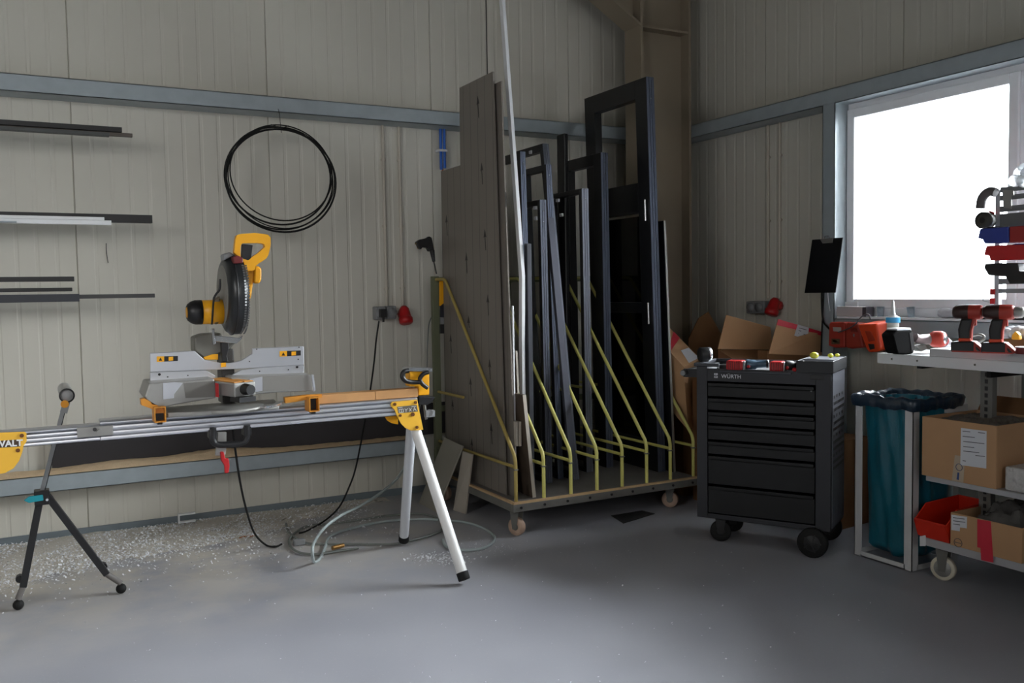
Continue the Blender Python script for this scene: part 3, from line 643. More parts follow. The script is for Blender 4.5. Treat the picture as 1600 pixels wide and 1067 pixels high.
# outline with a hole: build as quads between matched loops
def band(outer, inner, y, t):
    mb = MB(); m_ = 28
    def res(poly):
        P = pY(poly, y); L_ = [0]
        for a, b in zip(P, P[1:]+P[:1]): L_.append(L_[-1]+(b-a).length)
        out_ = []
        for k in range(m_):
            s_ = L_[-1]*k/m_
            for i in range(len(P)):
                if L_[i+1] >= s_: out_.append(P[i].lerp(P[(i+1) % len(P)], (s_-L_[i])/(L_[i+1]-L_[i]+1e-9))); break
        return out_
    O, I = res(outer), res(inner); o2 = V((0, t, 0))
    vs = O+I+[p+o2 for p in O]+[p+o2 for p in I]; f_ = []
    for k in range(m_):
        j = (k+1) % m_; f_ += [(k, j, m_+j, m_+k), (2*m_+k, 3*m_+k, 3*m_+j, 2*m_+j), (k, 2*m_+k, 2*m_+j, j), (m_+k, m_+j, 3*m_+j, 3*m_+k)]
    return mb.add(vs, f_)
band(out, inn, hd, .036).build('grip_handle', YEL, SW, bevel=.005)
MB().prism(pY([(379, 381), (395.5, 383), (393, 400), (391, 410), (377.5, 407)], hd+.004), (0, .028, 0)).build('trigger', BLK, SW, bevel=.003)
MB().prism(pY([(398, 416), (403, 415), (409, 419), (409, 437), (405, 443.5), (397, 442)], 4.15), (0, .04, 0)).build('side_knob', YEL, SW, bevel=.008)

# ================================================================== ROLLER STAND
RS = thing('roller_stand', 'folding roller stand with black legs at the far left', 'stand', (.1, 4.6, 0))
ap = Y(64, 772, 4.60)
for (fu, fv) in ((29, 955), (189, 925)):
    ft = Z(fu, fv, .0); ft = V((ft.x, 4.60, 0)); tp_ = V((ap.x+(.0 if fu < 100 else .02), 4.60, ap.z)); low = tp_.lerp(ft, .80)
    l = MB().beam(tp_, low, .03, .036, up=(0, 1, 0)).build('leg', BLK, RS, bevel=.002)
    MB().tube([low, ft+V((0, 0, .05))], .014, 10).build('inner_tube', DECK, l)
    MB().ball(ft+V((0, 0, .024)), .024, 8, (1, 1, 1)).build('rubber_foot', RUB, l)
    MB().cyl(low+V((-.012, .02, .03)), low+V((-.012, .055, .03)), .018, 8).build('clamp_knob', BLK, l)
MB().box((ap.x-.028, 4.565, ap.z-.045), (ap.x+.035, 4.635, ap.z+.02)).build('hinge_block', BLK, RS, bevel=.004)
MB().prism(pY([(37, 782), (45, 776), (67, 773), (68, 782), (45, 786)], 4.56), (0, .015, 0)).build('teal_lever', CYAN, RS, bevel=.003)
q = Y(73.5, 780.5, 4.563); MB().cyl(q, q-V((0, .006, 0)), .006, 10).build('bolt', CHROME, RS)
tt = Y(99, 638, 4.60); MB().beam(ap, tt, .016, .026, up=(0, 1, 0)).build('upright_tube', GREY, RS)
MB().beam(ap+V((.012, -.008, 0)), ap.lerp(tt, .97)+V((.010, -.008, 0)), .004, .004, up=(0, 1, 0)).build('slot', BLK, RS)
ra = Y(104.5, 618, 4.50); rb_ = ra+V((-.012, .34, 0)); rb_ = V((ra.x, 4.86, ra.z))
MB().tube([ra+V((0, .01, 0)), rb_-V((0, .01, 0))], .030, 24).build('roller', mat('roller_skin', S(186, 186, 184), .4), RS)
MB().lathe(ra-V((0, .006, 0)), (0, 1, 0), [(0, .026), (0, .031), (.002, .033), (.006, .033), (.006, .028)], 24).build('roller_rim', BLK, RS)
MB().lathe(ra-V((0, .004, 0)), (0, 1, 0), [(0, 0), (0, .012), (.006, .022), (.008, .028)], 20).build('roller_cap', mat('cap_grey', S(150, 150, 150), .4), RS)
MB().beam(V((ra.x, 4.515, ra.z-.03)), V((ra.x, 4.85, ra.z-.042)), .02, .02).beam(tt-V((.0, 0, .02)), V((ra.x, 4.60, ra.z-.04)), .03, .03, up=(0, 1, 0)).build('roller_cradle', GREY, RS)
q = Y(101, 631, 4.50); MB().cyl(q, q-V((0, .012, 0)), .017, 16).build('orange_cap', ORG if 0 else mat('amber_cap', S(225, 150, 30), .4), RS)

# ================================================================== FRAME TROLLEY
TR = thing('storage_trolley', 'steel trolley with yellow hoop dividers holding frames and boards', 'trolley', (3.05, 5.02, 0))
tx0, tx1, ty0, ty1 = 2.38, 3.735, 4.445, 5.60
mb = MB()
for (a, b) in (((tx0, ty0, .149), (tx1, ty0+.04, .193)), ((tx0, ty1-.04, .149), (tx1, ty1, .193)), ((tx0, ty0+.04, .149), (tx0+.04, ty1-.04, .193)), ((tx1-.04, ty0+.04, .149), (tx1, ty1-.04, .193))): mb.box(a, b)
mb.build('base_frame', STEEL, TR, bevel=.002)
for x in [tx0+.05+i*.157 for i in range(9)]: MB().cyl((x, ty0, .172), (x, ty0-.005, .172), .008, 8).build('bolt', BLK, TR)
MB().box((tx0+.02, ty0+.02, .1935), (tx1-.01, ty1-.01, .206)).build('deck', DECK, TR)
MB().box((tx0+.004, ty0+.001, .1935), (tx1, ty0+.0195, .2055)).box((tx0+.001, ty0+.02, .1935), (tx0+.0195, ty1, .2055)).build('wood_edging', WOODE, TR)
XS = [2.411+.1862*k for k in range(8)]
for k, x in enumerate(XS):
    m_ = HOOPD if k == 0 else HOOP
    pts = [V((x, 4.47, .206)), V((x, 4.47, .43)), V((x, 4.475, .452)), V((x, 4.485, .475)), V((x, 5.385, 1.475)), V((x, 5.41, 1.495)), V((x, 5.44, 1.503)), V((x, 5.57, 1.503))]
    h = MB().tube(pts, .0108, 12).build('divider_hoop', m_, TR)
    MB().tube([(x, 4.478, .404), (x, 5.555, .404)], .0095, 10).tube([(x, 5.16, .742), (x, 5.555, .742)], .0095, 10).build('cross_tube', m_, h)
    MB().box((x-.013, 4.458, .388), (x+.013, 4.482, .396)).build('clip', STEEL, h)
    if k: MB().box((x-.012, 5.555, .206), (x+.012, 5.585, 1.515)).build('rear_post', OLIV, h)
MB().box((2.385, 5.555, .206), (2.432, 5.595, 1.525)).build('corner_post', OLIV, TR, bevel=.002)
for z_ in (1.48, .60): MB().box((2.4325, 5.588, z_), (3.73, 5.60, z_+.04)).build('rear_rail', OLIV, TR)
def caster(x, y, r, wm, parent, top, w=.018, ang=.4, d=None, hub=.35, hm=None, fm=None):
    ax = V((math.cos(ang), math.sin(ang), 0)); c = V((x, y, r))
    wh = MB().lathe(c-ax*w, ax, [(0, 0), (0, r*.6), (0, r*.94), (.004, r), (2*w-.004, r), (2*w, r*.94), (2*w, 0)], 28).build('caster_wheel', wm, parent)
    MB().lathe(c-ax*(w+.002), ax, [(0, 0), (0, r*hub), (.004, r*(hub+.1))], 24).build('wheel_hub', hm or STEEL, wh)
    f_ = MB()
    for s in (-1, 1):
        o = c+ax*s*(w+.006); pp = ax.cross(V((0, 0, 1)))
        f_.prism([o+pp*-.014-V((0,0,.014)), o+pp*.014-V((0,0,.014)), V((o.x, o.y, top-.004))+pp*.03, V((o.x, o.y, top-.004))-pp*.03], ax*s*.003)
    f_.box((x-.035, y-.035, top-.006), (x+.035, y+.035, top))
    f_.build('caster_fork', fm or STEEL, parent)
for (x, y, a) in ((2.43, 4.50, .45), (3.60, 4.565, .75), (2.43, 5.52, .2), (3.66, 5.52, -.2)): caster(x, y, .052, WHEEL, TR, .1485, ang=a)
# grey plank-pattern panels in the first slot
def board_yz(name, x, thick, pts, m, label, cat, group=None, parent=None, bevel=0):
    return MB().prism([V((x, y, z)) for y, z in pts], (thick, 0, 0)).build(name, m, parent, label, cat, group, bevel=bevel)
fz = .2065
P1 = board_yz('grey_board', 2.436, .009, [(4.64, fz), (5.22, fz), (5.185, 2.705), (4.72, 2.705)], PLANK, 'tall grey plank-pattern panel with upright arrows, second tallest edge outermost in the trolley', 'panel', 'grey arrow panels')
P2 = board_yz('grey_board', 2.458, .009, [(4.56, fz), (5.10, fz), (5.08, 2.64), (4.66, 2.64)], PLANK, 'tall grey plank-pattern panel whose front edge sticks out beside the white bar', 'panel', 'grey arrow panels')
P3 = board_yz('grey_board', 2.4465, .009, [(4.70, fz), (5.535, fz), (5.52, 2.225), (4.72, 2.225)], PLANK, 'shorter, wider grey plank-pattern panel reaching left behind the trolley post', 'panel', 'grey arrow panels')
P1['label'] = 'tallest grey plank-pattern panel with upright arrows in the left trolley slot'
AINK = mat('arrow_ink', S(38, 35, 33), .5)
def arrows(parent, x, lst):
    for (u, v0, v1) in lst:
        a = X(u, v0, x); b = X(u+1.5, v1, x); w = .0038
        MB().prism([V((x, b.y+w, b.z)), V((x, b.y-w, b.z)), V((x, a.y-w, a.z-.045)), V((x, a.y-.018, a.z-.05)), V((x, a.y, a.z)), V((x, a.y+.018, a.z-.05)), V((x, a.y+w, a.z-.045))], (-.0006, 0, 0)).build('arrow_print', AINK, parent)
arrows(P1, 2.4355, [(746.5, 150, 184), (752.5, 254, 288), (757.5, 358, 391), (762, 460, 493), (765, 561, 593), (767.5, 661, 694), (728.5, 395, 427), (732, 493, 512), (735, 589, 619), (737, 684, 704), (768, 762, 768)])
arrows(P3, 2.446, [(724, 298, 330), (697.5, 336, 368), (704, 522, 552), (707, 624, 640)])
# white profile bars above the panels
wp = [X(u, v, 2.578) for (u, v) in ((777.6, -60), (782, 0), (798, 220), (813, 431), (813, 545))]
t = MB(); hw = .0195
L_ = [V((2.578, p.y+hw, p.z)) for p in wp]; R_ = [V((2.578, p.y-hw, p.z)) for p in wp]
L_.append(V((2.578, wp[-1].y+hw, .93))); R_.append(V((2.578, wp[-1].y-hw, .93)))
L_.append(V((2.578, wp[-1].y+.0, .207))); R_.append(V((2.578, wp[-1].y-.012, .207)))
n = len(L_)
t.prism(L_+R_[::-1], (.022, 0, 0)); t.build('white_profile_bar', WHITE, None, 'very tall white profile bar bent at half height, leaning above the panels', 'bar', bevel=.002)
q = X(800.0, 478, 2.475); q2 = X(801.5, 548, 2.475)
MB().hexa([(2.476, q.y-.006, fz), (2.484, q.y-.006, fz), (2.484, q.y+.008, fz), (2.476, q.y+.008, fz), (2.476, q.y-.006, q.z), (2.484, q.y-.006, q.z), (2.484, q.y+.008, q.z), (2.476, q.y+.008, q.z)]).build('white_edge_strip', WHITE, None, 'thin white strip standing against the front edge of the grey panels', 'strip')
q = X(762.5, 60, 2.51)
MB().box((2.505, q.y+.007, fz), (2.52, q.y+.017, 3.45)).box((2.505, q.y-.009, fz), (2.51, q.y+.007, 3.45)).build('black_edged_profile', mat('black_white_profile', S(50, 52, 52), .4), None, 'slender vertical dark profile rising behind the tallest grey panel', 'bar')
MB().box((2.50, q.y-.018, fz), (2.5095, q.y-.0095, 3.45)).build('white_slim_profile', WARMW, None, 'slender vertical white profile rising beside the dark one behind the panels', 'bar')
# small boards in the first slot
bb_ = Y(836, 780, 4.50); bt_ = Y(818, 617, 4.50)
def lean_board(xb, xt, y0, y1, zt_, th, name, m, label, em=None):
    o = MB().hexa([(xb, y0, fz), (xb+th, y0, fz), (xb+th, y1, fz), (xb, y1, fz), (xt, y0, zt_), (xt+th, y0, zt_), (xt+th, y1, zt_), (xt, y1, zt_)]).build(name, m, None, label, 'board')
    MB().hexa([(xb, y0-.001, fz), (xb+th, y0-.001, fz), (xb+th, y0-.0002, fz), (xb, y0-.0002, fz), (xt, y0-.001, zt_), (xt+th, y0-.001, zt_), (xt+th, y0-.0002, zt_), (xt, y0-.0002, zt_)]).build('pale_edge', BOARDE, o)
lean_board(bb_.x-.016, bt_.x-.006, 4.50, 4.63, bt_.z, .022, 'leaning_board', BOARDB, 'brown board leaning in the left trolley slot with a pale front edge')
q = Y(807, 548, 4.64)
lean_board(q.x+.022, q.x-.006, 4.64, 5.00, q.z, .012, 'leaning_board', BOARDB, 'taller brown board standing behind the leaning one in the left trolley slot')
for (u0, u1, lb) in ((806, 809.5, 'left of two small pale wood strips held beside the grey panel edge'), (810.5, 815, 'right of two small pale wood strips held beside the grey panel edge')):
    a = Y(u0, 659, 4.55); b = Y(u1, 697, 4.55)
    MB().box((a.x, 4.55, b.z), (b.x, 4.63, a.z)).build('wood_strip', BOARDE, None, lb, 'wood', 'wood strips in the trolley', bevel=.001)
# black window and door frames
def yzframe(name, x, t, yb, zb, W, H, lean, sw, tw, label, mids=(), bw=None, edge=True, glass_z=None, fx=0.0, m=BLKF, em=EDGEL, group='black frames in the trolley'):
    """frame standing in the YZ plane: front-bottom corner (yb,zb), W deep, H tall; lean = shift of the top along +y"""
    bw = bw or tw
    o = thing(name, label, 'frame', (x, yb, zb), group)
    def pt(a, h, xx=0): return V((x+xx+fx*h/H, yb+a+lean*h/H, zb+h*(1-.5*(lean/H)**2)))
    def slab_(a0, a1, h0, h1, nm, mm, x0=0, x1=t):
        return MB().hexa([pt(a0, h0, x0), pt(a0, h0, x1), pt(a1, h0, x1), pt(a1, h0, x0), pt(a0, h1, x0), pt(a0, h1, x1), pt(a1, h1, x1), pt(a1, h1, x0)]).build(nm, mm, o, bevel=.0015)
    st = slab_(0, sw, 0, H, 'stile', m); slab_(W-sw, W, 0, H, 'stile', m)
    slab_(sw, W-sw, H-tw, H, 'rail', m); slab_(sw, W-sw, 0, bw, 'rail', m)
    for (h0, h1) in mids: slab_(sw, W-sw, h0, h1, 'rail', m)
    if edge:   # narrow front edge coloured lighter and bluish, standing for light on it
        e = MB()
        for (xa, xb_) in ((.0, t*.30), (t*.36, t*.62), (t*.68, t)):
            e.hexa([pt(-.004, 0, xa), pt(-.004, 0, xb_), pt(-.0003, 0, xb_), pt(-.0003, 0, xa), pt(-.004, H, xa), pt(-.004, H, xb_), pt(-.0003, H, xb_), pt(-.0003, H, xa)])
        e.build('lit_edge', em, st)
        sc_ = MB()
        for h in (H-.07, H-.14): p = pt(-.005, h, t*.5); sc_.cyl(p, p-V((0, .002, 0)), .004, 8)
        sc_.build('screw', CHROME, st)
    if glass_z: slab_(sw-.004, W-sw+.004, glass_z[0], glass_z[1], 'glass_pane', PANE, t*.4, t*.6)
    return o, pt
A_, ptA = yzframe('door_frame', 3.60, .060, 4.69, fz, .74, 2.60, .10, .125, .125, 'tallest black door frame with an open upper light, right of the stacked frames', mids=((1.72, 1.92), (1.05, 1.12)), bw=.2, glass_z=(.2, 1.70))
hn = MB()
for h in (1.66, .98): hn.cyl(ptA(.035, h, -.012), ptA(.035, h+.14, -.012), .008, 10); 
hn.build('hinge', CHROME, A_)
yzframe('door_frame', 3.40, .055, 5.00, fz, .50, 2.13, .03, .09, .075, 'black frame with a front edge painted silvery as if lit just left of the tallest door frame')
MB().box((3.265, 5.277, fz), (3.30, 5.375, 2.495)).build('black_profile', BLKF, None, 'lone black upright profile rising between the frames, rounded at its top', 'bar', bevel=.008)
FD, _ = yzframe('window_casing', 3.20, .050, 4.94, fz, .42, 1.875, .02, .035, .032, 'narrow black frame, its edge painted grey as if lit, in front of the lone upright profile', em=mat('edge_light_pale', S(122, 126, 138), .35, .4))
FE, _ = yzframe('window_casing', 2.995, .045, 4.78, fz, .40, 2.20, .33, .040, .05, 'black frame leaning steeply back with lettering on its edge', em=mat('edge_light_mid', S(104, 108, 120), .35, .4))
FS, _ = yzframe('window_casing', 2.93, .040, 4.86, fz, .30, 2.02, .10, .035, .04, 'slim black frame half hidden behind the leaning one')
FF, _ = yzframe('window_casing', 2.80, .045, 4.79, fz, .26, 1.775, .03, .030, .035, 'lower slim black frame with white clips, second slot from the left', em=mat('edge_light_mid2', S(88, 92, 104), .35, .4))
FG, _ = yzframe('window_casing', 2.655, .035, 4.74, fz, .45, 2.06, .06, .04, .05, 'black frame directly behind the white profile bar')
MB().box((2.616, 4.66, fz), (2.645, 4.70, 1.70)).build('grey_profile', mat('grey_profile_m', S(74, 76, 82), .35, .4), None, 'short dark grey profile upright just right of the white bar', 'bar', bevel=.002)
# sloping grey bars
def slope_bar(x, p0, p1, w, t_, m, label):
    a = X(*p0, x); b = X(*p1, x)
    MB().prism([V((x, a.y, a.z)), V((x, a.y+w, a.z)), V((x, b.y+w, b.z)), V((x, b.y, b.z))], (t_, 0, 0)).build('leaning_profile', m, None, label, 'bar', 'leaning grey profiles', bevel=.002)
LG = mat('leaning_profile_grey', S(80, 82, 92), .32, .4)
slope_bar(2.90, (856, 340), (893, 742), .03, .045, LG, 'grey profile leaning back beside the leaning black frame, bottom near its foot')
# small white clips fixed to the frames
for (u, v, o_, x) in ((829, 238, FE, 3.0), (836, 325, FF, 2.805), (837, 341, FF, 2.805), (871, 313, FD, 3.205), (877, 336, FD, 3.205), (826, 411, FF, 2.80), (850, 642, FS, 2.935), (854, 653, FS, 2.935), (829, 640, FG, 2.66), (828, 643, FG, 2.66), (866, 720, FE, 2.985), (850, 716, FS, 2.93)):
    q = X(u, v, x-.008); MB().box((q.x-.006, q.y-.016, q.z-.011), (q.x+.010, q.y+.016, q.z+.011)).build('spacer_clip', PAPER, o_, bevel=.003)
# black panel at the right end
a = X(1038, 345, 3.70)
MB().hexa([(3.682, 4.632, fz), (3.697, 4.632, fz), (3.697, 5.40, fz), (3.682, 5.40, fz), (3.682, 4.722, a.z), (3.697, 4.722, a.z), (3.697, 5.48, a.z), (3.682, 5.48, a.z)]).build('black_sheet', BLKF, None, 'glossy black sheet standing in the rightmost trolley slot', 'panel')
MB().hexa([(3.682, 4.626, fz), (3.697, 4.626, fz), (3.697, 4.6315, fz), (3.682, 4.6315, fz), (3.682, 4.716, a.z), (3.697, 4.716, a.z), (3.697, 4.7215, a.z), (3.682, 4.7215, a.z)]).build('edge_strip', ALUD, None, 'thin bright metal strip on the front edge of the black sheet', 'strip')
# plug hanging over the post, strap
t = thing('extension_plug', 'black angled plug sticking up from the trolley corner post', 'plug', Y(680, 428, 5.57)+V((0, 0, .0)))
py_ = 5.575
MB().prism(pY([(651, 378), (657, 374), (667, 372), (671, 369), (675, 371), (677, 380), (679, 391), (671, 393), (668, 387), (661, 386), (658, 390), (655, 387)], py_), (0, .04, 0)).build('plug_body', BLK, t, bevel=.006)
MB().tube([Y(675, 391, py_+.02), Y(678, 409, py_+.02)], [.018, .010], 12).tube([Y(678, 409, py_+.02), Y(682, 428, py_+.01)], .005, 8).build('strain_relief', BLK, t)
MB().tube([Y(652.5, 381, py_+.02), Y(648.5, 380.5, py_+.02)], .005, 8).tube([Y(655, 386, py_+.03), Y(652, 388, py_+.03)], .004, 8).build('pin', mat('brass', S(150, 130, 80), .4, .6), t)
t = thing('spirit_level', 'short yellow and black level hanging behind the trolley corner post', 'tool', X(692, 520, 2.425))
def sx(l, nm, m): MB().prism(pY(l, 5.52), (0, .02, 0)).build(nm, m, t)
sx([(688, 437), (697, 437), (697, 470), (688, 478)], 'yellow_end', YEL)
sx([(689, 478), (697, 471), (697.5, 496), (689, 496)], 'dark_body', mat('navy_body', S(30, 32, 44), .5)); sx([(689, 496.5), (697.5, 496.5), (697.5, 506), (689, 506)], 'grey_band', GREY); sx([(688.5, 506.5), (698, 506.5), (698, 521), (688.5, 521)], 'black_end', BLK)
cable('thin grey cable hanging behind the trolley corner post', [Y(675, 494, 5.70), Y(670, 508, 5.68), Y(668, 540, 5.66), Y(666, 590, 5.60), Y(655, 640, 5.5), Y(646, 688, 5.42)], .004, HOSED, 'thin_cable')
# boards leaning on the floor by the trolley
xq = 2.37
b0 = Z(654, 786); b1 = Z(681, 800); t0 = X(722.5, 696.5, xq-.004); t1 = X(694, 683, xq-.004)
def quadboard(c, th, m, label, em):
    nrm = (c[1]-c[0]).cross(c[3]-c[0]).normalized()*th
    if nrm.dot(EYE-c[0]) > 0: nrm = -nrm
    return MB().prism(c, nrm).build('leaning_offcut', m, None, label, 'board', bevel=.001)
quadboard([b0, b1, t0, t1], .012, mat('grey_offcut', S(146, 142, 132), .55, 0, .3, .08, 8), 'large grey board offcut leaning against the left side of the trolley', 0)
b0 = Z(708, 797); b1 = Z(727, 803); t0 = X(737.5, 710, xq-.002); t1 = X(722.5, 705, xq-.002)
quadboard([b0, b1, t0, t1], .012, BOARDE, 'narrow pale board offcut leaning against the left side of the trolley', 0)
q = [Z(955, 806, .001), Z(1003, 798, .001), Z(1023, 803, .001), Z(974, 818, .001)]
MB().prism(q, (0, 0, .003)).build('metal_offcut', MAT_, None, 'dark flat sheet offcut lying on the floor in front of the trolley', 'sheet')

# ================================================================== FLOOR HOSES, DEBRIS
def flo(pts, z=.009): return [Z(u, v, z) for u, v in pts]
MB().tube(smooth_pts([Y(646, 690, 5.36), Y(640, 712, 5.30), Y(624, 743, 5.2), Y(600, 766, 5.12), Y(567, 788, 5.0), Y(534, 804.5, 4.88), Y(508, 823.5, 4.74), Y(491, 847, 4.58), Y(488, 864, 4.48)]+flo([(491, 878), (500, 872), (508, 855), (516, 838), (553, 824), (610, 813.5), (657, 811), (690, 812.5), (722, 815), (750, 823), (769, 834), (771.5, 845), (752.5, 857), (717, 859), (697, 853), (692, 843)]), 6), .0085, 10).build('air_hose', HOSE, None, 'pale grey air hose curving down and looping across the floor', 'hose')
MB().tube(smooth_pts(flo([(447, 818), (452, 832), (478, 848), (520, 850), (560, 850), (610, 850), (634, 846), (676, 835), (691, 826), (683, 810), (655, 802.5), (610, 805), (562, 812), (520, 818), (480, 822), (455, 838), (453, 852), (468, 863), (495, 866), (520, 862.5), (560, 856)], .010), 6), .007, 8).build('dusty_hose', HOSED, None, 'dusty darker hose coiled flat on the floor under the saw stand', 'hose')
q = Z(529, 857, .012); MB().tube([q+V((-.035, .0, .008)), q+V((.035, .02, .008))], .012, 10).build('hose_coupling', mat('brass_coupling', S(150, 112, 60), .4, .6), None, 'brass hose coupling lying on the floor among the hoses', 'coupling')
q = Z(468, 846, .02); MB().box((q.x-.035, q.y-.02, .0), (q.x+.03, q.y+.02, .035)).build('cable_connector', GREY, None, 'small grey connector lying where the hose loops meet', 'connector', bevel=.008)
c0 = V((Z(296, 825).x, 5.80, 0)); c_ = MB()
wz = .056
c_.box((c0.x-.055, 5.74, .0235), (c0.x-.047, 5.775, .0235+wz)).box((c0.x-.047, 5.74, .0235), (c0.x+.045, 5.775, .031)).box((c0.x-.047, 5.74, .0155+wz), (c0.x+.045, 5.775, .0235+wz)).build('channel_offcut', WHITE, None, 'small white channel offcut standing at the foot of the back wall', 'offcut')
# heap of sawdust and chips along the wall
dm = MB(); nx, ny = 90, 22; vs = []; random.seed(3)
for j in range(ny+1):
    for i in range(nx+1):
        x = -1.2+i*3.3/nx; s = j/ny
        front = 5.02+.24*max(0, x+.2)+.04*math.sin(x*5)+.025*math.sin(x*23)+random.uniform(-.03, .03)+(.22 if x > 1.2 else 0)*(x-1.2)
        y = 5.838+(front-5.838)*s+(random.uniform(-.012, .012) if 0 < s < 1 else 0)
        h = .022*math.sin(math.pi*min(1, s*.85+.15))**.7*(1-s)**.5*(.6+.4*math.sin(x*7+s*5))*max(0, 1-max(0, x-1.0)/1.1)+random.random()*.004*(1-s*.8)
        vs.append((x, y, .0005+h*(1 if s < 1 else 0)))
fs = [(j*(nx+1)+i, j*(nx+1)+i+1, (j+1)*(nx+1)+i+1, (j+1)*(nx+1)+i) for j in range(ny) for i in range(nx)]
dm.add(vs, fs, True); dm.build('sawdust_heap', DUST, None, 'grey sawdust heaped along the foot of the back wall', 'sawdust', kind='stuff')
ch = MB(); random.seed(5)
def chip(x, y, z, s):
    a = random.random()*6.28; t_ = random.uniform(-.7, .7)
    d = V((math.cos(a), math.sin(a), t_))*s; e = V((-math.sin(a), math.cos(a), random.uniform(-.5, .5)))*s*random.uniform(.3, .9)
    c = V((x, y, z+s*.6)); ch.add([c-d-e, c+d-e, c+d+e, c-d+e], [(0, 1, 2, 3)])
for i in range(9500):
    x = random.uniform(-.9, 1.9); y = 5.82-abs(random.gauss(0, .42)); 
    if y < 4.45 or (x > 1.2 and random.random() < .6): continue
    chip(x, y, .014 if y > 5.15 else .001, random.uniform(.002, .0062))
for i in range(4200):
    x = random.uniform(-.9, 1.3); y = 5.12+.24*max(0, x+.2)+random.gauss(0, .10); chip(x, y, .016 if y > 5.22+.24*max(0, x+.2) else .002, random.uniform(.0025, .006))
for i in range(260):
    q = Z(random.gauss(690, 25), random.gauss(872, 5)); chip(q.x, q.y, 0.001, random.uniform(.0025, .006))
for i in range(160):
    q = Z(random.gauss(770, 25), random.gauss(855, 6)); chip(q.x, q.y, 0.001, random.uniform(.001, .003))
for i in range(420): chip(random.uniform(-.8, 3.3), random.uniform(2.3, 5.0), 0.001, random.uniform(.0015, .0036))
ch.build('plastic_chips', CHIP, None, 'white saw chips scattered over the floor towards the back wall', 'chips', kind='stuff', recalc=False)
mb = MB(); q = Z(386, 840, .003)
for k, (dx, dy) in enumerate(((-.03, 0), (.0, .01), (.03, -.005))): mb.add([q+V((dx-.02, dy-.01, .004)), q+V((dx+.015, dy-.012, .012)), q+V((dx+.02, dy+.012, .01)), q+V((dx-.01, dy+.014, .006))], [(0, 1, 2, 3)])
mb.build('dry_leaf', mat('leaf_orange', S(176, 112, 60), .7), None, 'orange-brown dry scrap lying in the sawdust near the wall', 'scrap')

MB().tube(smooth_pts([Y(166, 380, 5.846), Y(166.5, 395, 5.846), Y(169, 411, 5.846)], 4), .002, 6).build('wire_scrap', BLK, None, 'thin dark wire scrap stuck on the back wall below the racked white bars', 'wire')

# ================================================================== TOOL CART
CM = Matrix.Translation((3.231, 3.86, 0)) @ Matrix(((.515, .857, 0, 0), (-.857, .515, 0, 0), (0, 0, 1, 0), (0, 0, 0, 1)))
def CL(x, y, z): return CM @ V((x, y, z))
CA = thing('tool_cart', 'black workshop drawer cart on wheels right of the trolley', 'tool cart', CL(.36, .17, 0))
cw, cd = .72, .345
MB(CM).box((0, .012, .14), (.032, cd, .985)).box((cw-.075, .012, .14), (cw, cd, .985)).box((.032, cd-.02, .14), (cw-.075, cd, .985)).box((.032, .012, .14), (cw-.075, cd-.02, .16)).box((.032, .012, .91), (cw-.075, cd-.02, .93)).build('body', CART, CA, bevel=.004)
MB(CM).box((.002, 0, .14), (.062, .0118, .985)).box((cw-.078, 0, .14), (cw-.002, .0118, .985)).box((.062, 0, .905), (cw-.078, .0118, .975)).box((.062, 0, .14), (cw-.078, .0118, .166)).build('front_frame', mat('cart_frame', S(42, 43, 48), .45, .1), CA, bevel=.002)
zz = [.903, .818, .742, .668, .578, .498, .330, .168]
for k in range(7):
    t1, b1 = zz[k]-.004, zz[k+1]+.004
    d = MB(CM).box((.066, .006, b1), (cw-.082, .30, t1-.02)).box((.066, .001, b1), (cw-.082, .006, t1-.024)).build('drawer', CARTD, CA, bevel=.002)
    MB(CM).box((.07, -.012, t1-.022), (cw-.086, .006, t1-.016)).box((.07, -.012, t1-.022), (cw-.086, -.008, t1-.003)).build('pull_lip', CARTD, d, bevel=.001)
MB(CM).cyl((cw-.10, .0, .875), (cw-.10, -.004, .875), .005, 12).build('lock', GREY, CA)
MB(CM).box((cw-.105, -.003, .935), (cw-.035, 0, .96)).build('badge', BLK, CA, bevel=.004)
# side panel with perforation
MB(CM).box((cw+.0005, .02, .155), (cw+.004, cd-.01, .97)).build('side_panel', CARTG, CA)
pf = MB(CM)
for i in range(8):
    for j in range(12):
        if j % 3 == 2 and i % 2: continue
        pf.box((cw+.004, .045+i*.035, .46+j*.034), (cw+.0055, .068+i*.035, .475+j*.034))
pf.build('perforation', BLK, CA)
# worktop rims
tp_ = MB(CM); tp_.box((-.012, -.008, .985), (.13, .012, 1.003)).box((-.012, .012, .985), (.006, cd+.01, 1.003)).box((.13, -.008, .955), (.52, .006, .968)).box((-.012, cd-.005, .985), (cw+.01, cd+.012, 1.003))
tp_.build('top_rim', mat('cart_rim', S(58, 60, 66), .4, .1), CA, bevel=.003)
MB(CM).box((.006, .012, .932), (.54, cd-.006, .966)).build('top_mat', mat('top_mat', S(150, 152, 155), .35, .2), CA)
r_ = MB(CM); r_.box((.545, -.008, .968), (cw+.010, .0, 1.030)).box((.545, .0, .968), (.553, cd+.01, 1.032)).box((cw+.002, .0, .97), (cw+.010, cd+.01, 1.032)).box((.553, cd+.002, .97), (cw+.002, cd+.01, 1.034))
tr0 = r_.build('side_tray', CART, CA, bevel=.002)
MB(CM).box((.5535, .001, 1.004), (cw+.0015, cd+.0015, 1.012)).box((.5535, .13, 1.012), (cw+.0015, cd+.0015, 1.030)).build('tray_top', mat('tray_sheen', S(128, 130, 138), .35, .1), CA)  # pale reflection on the tray top is put into its colour
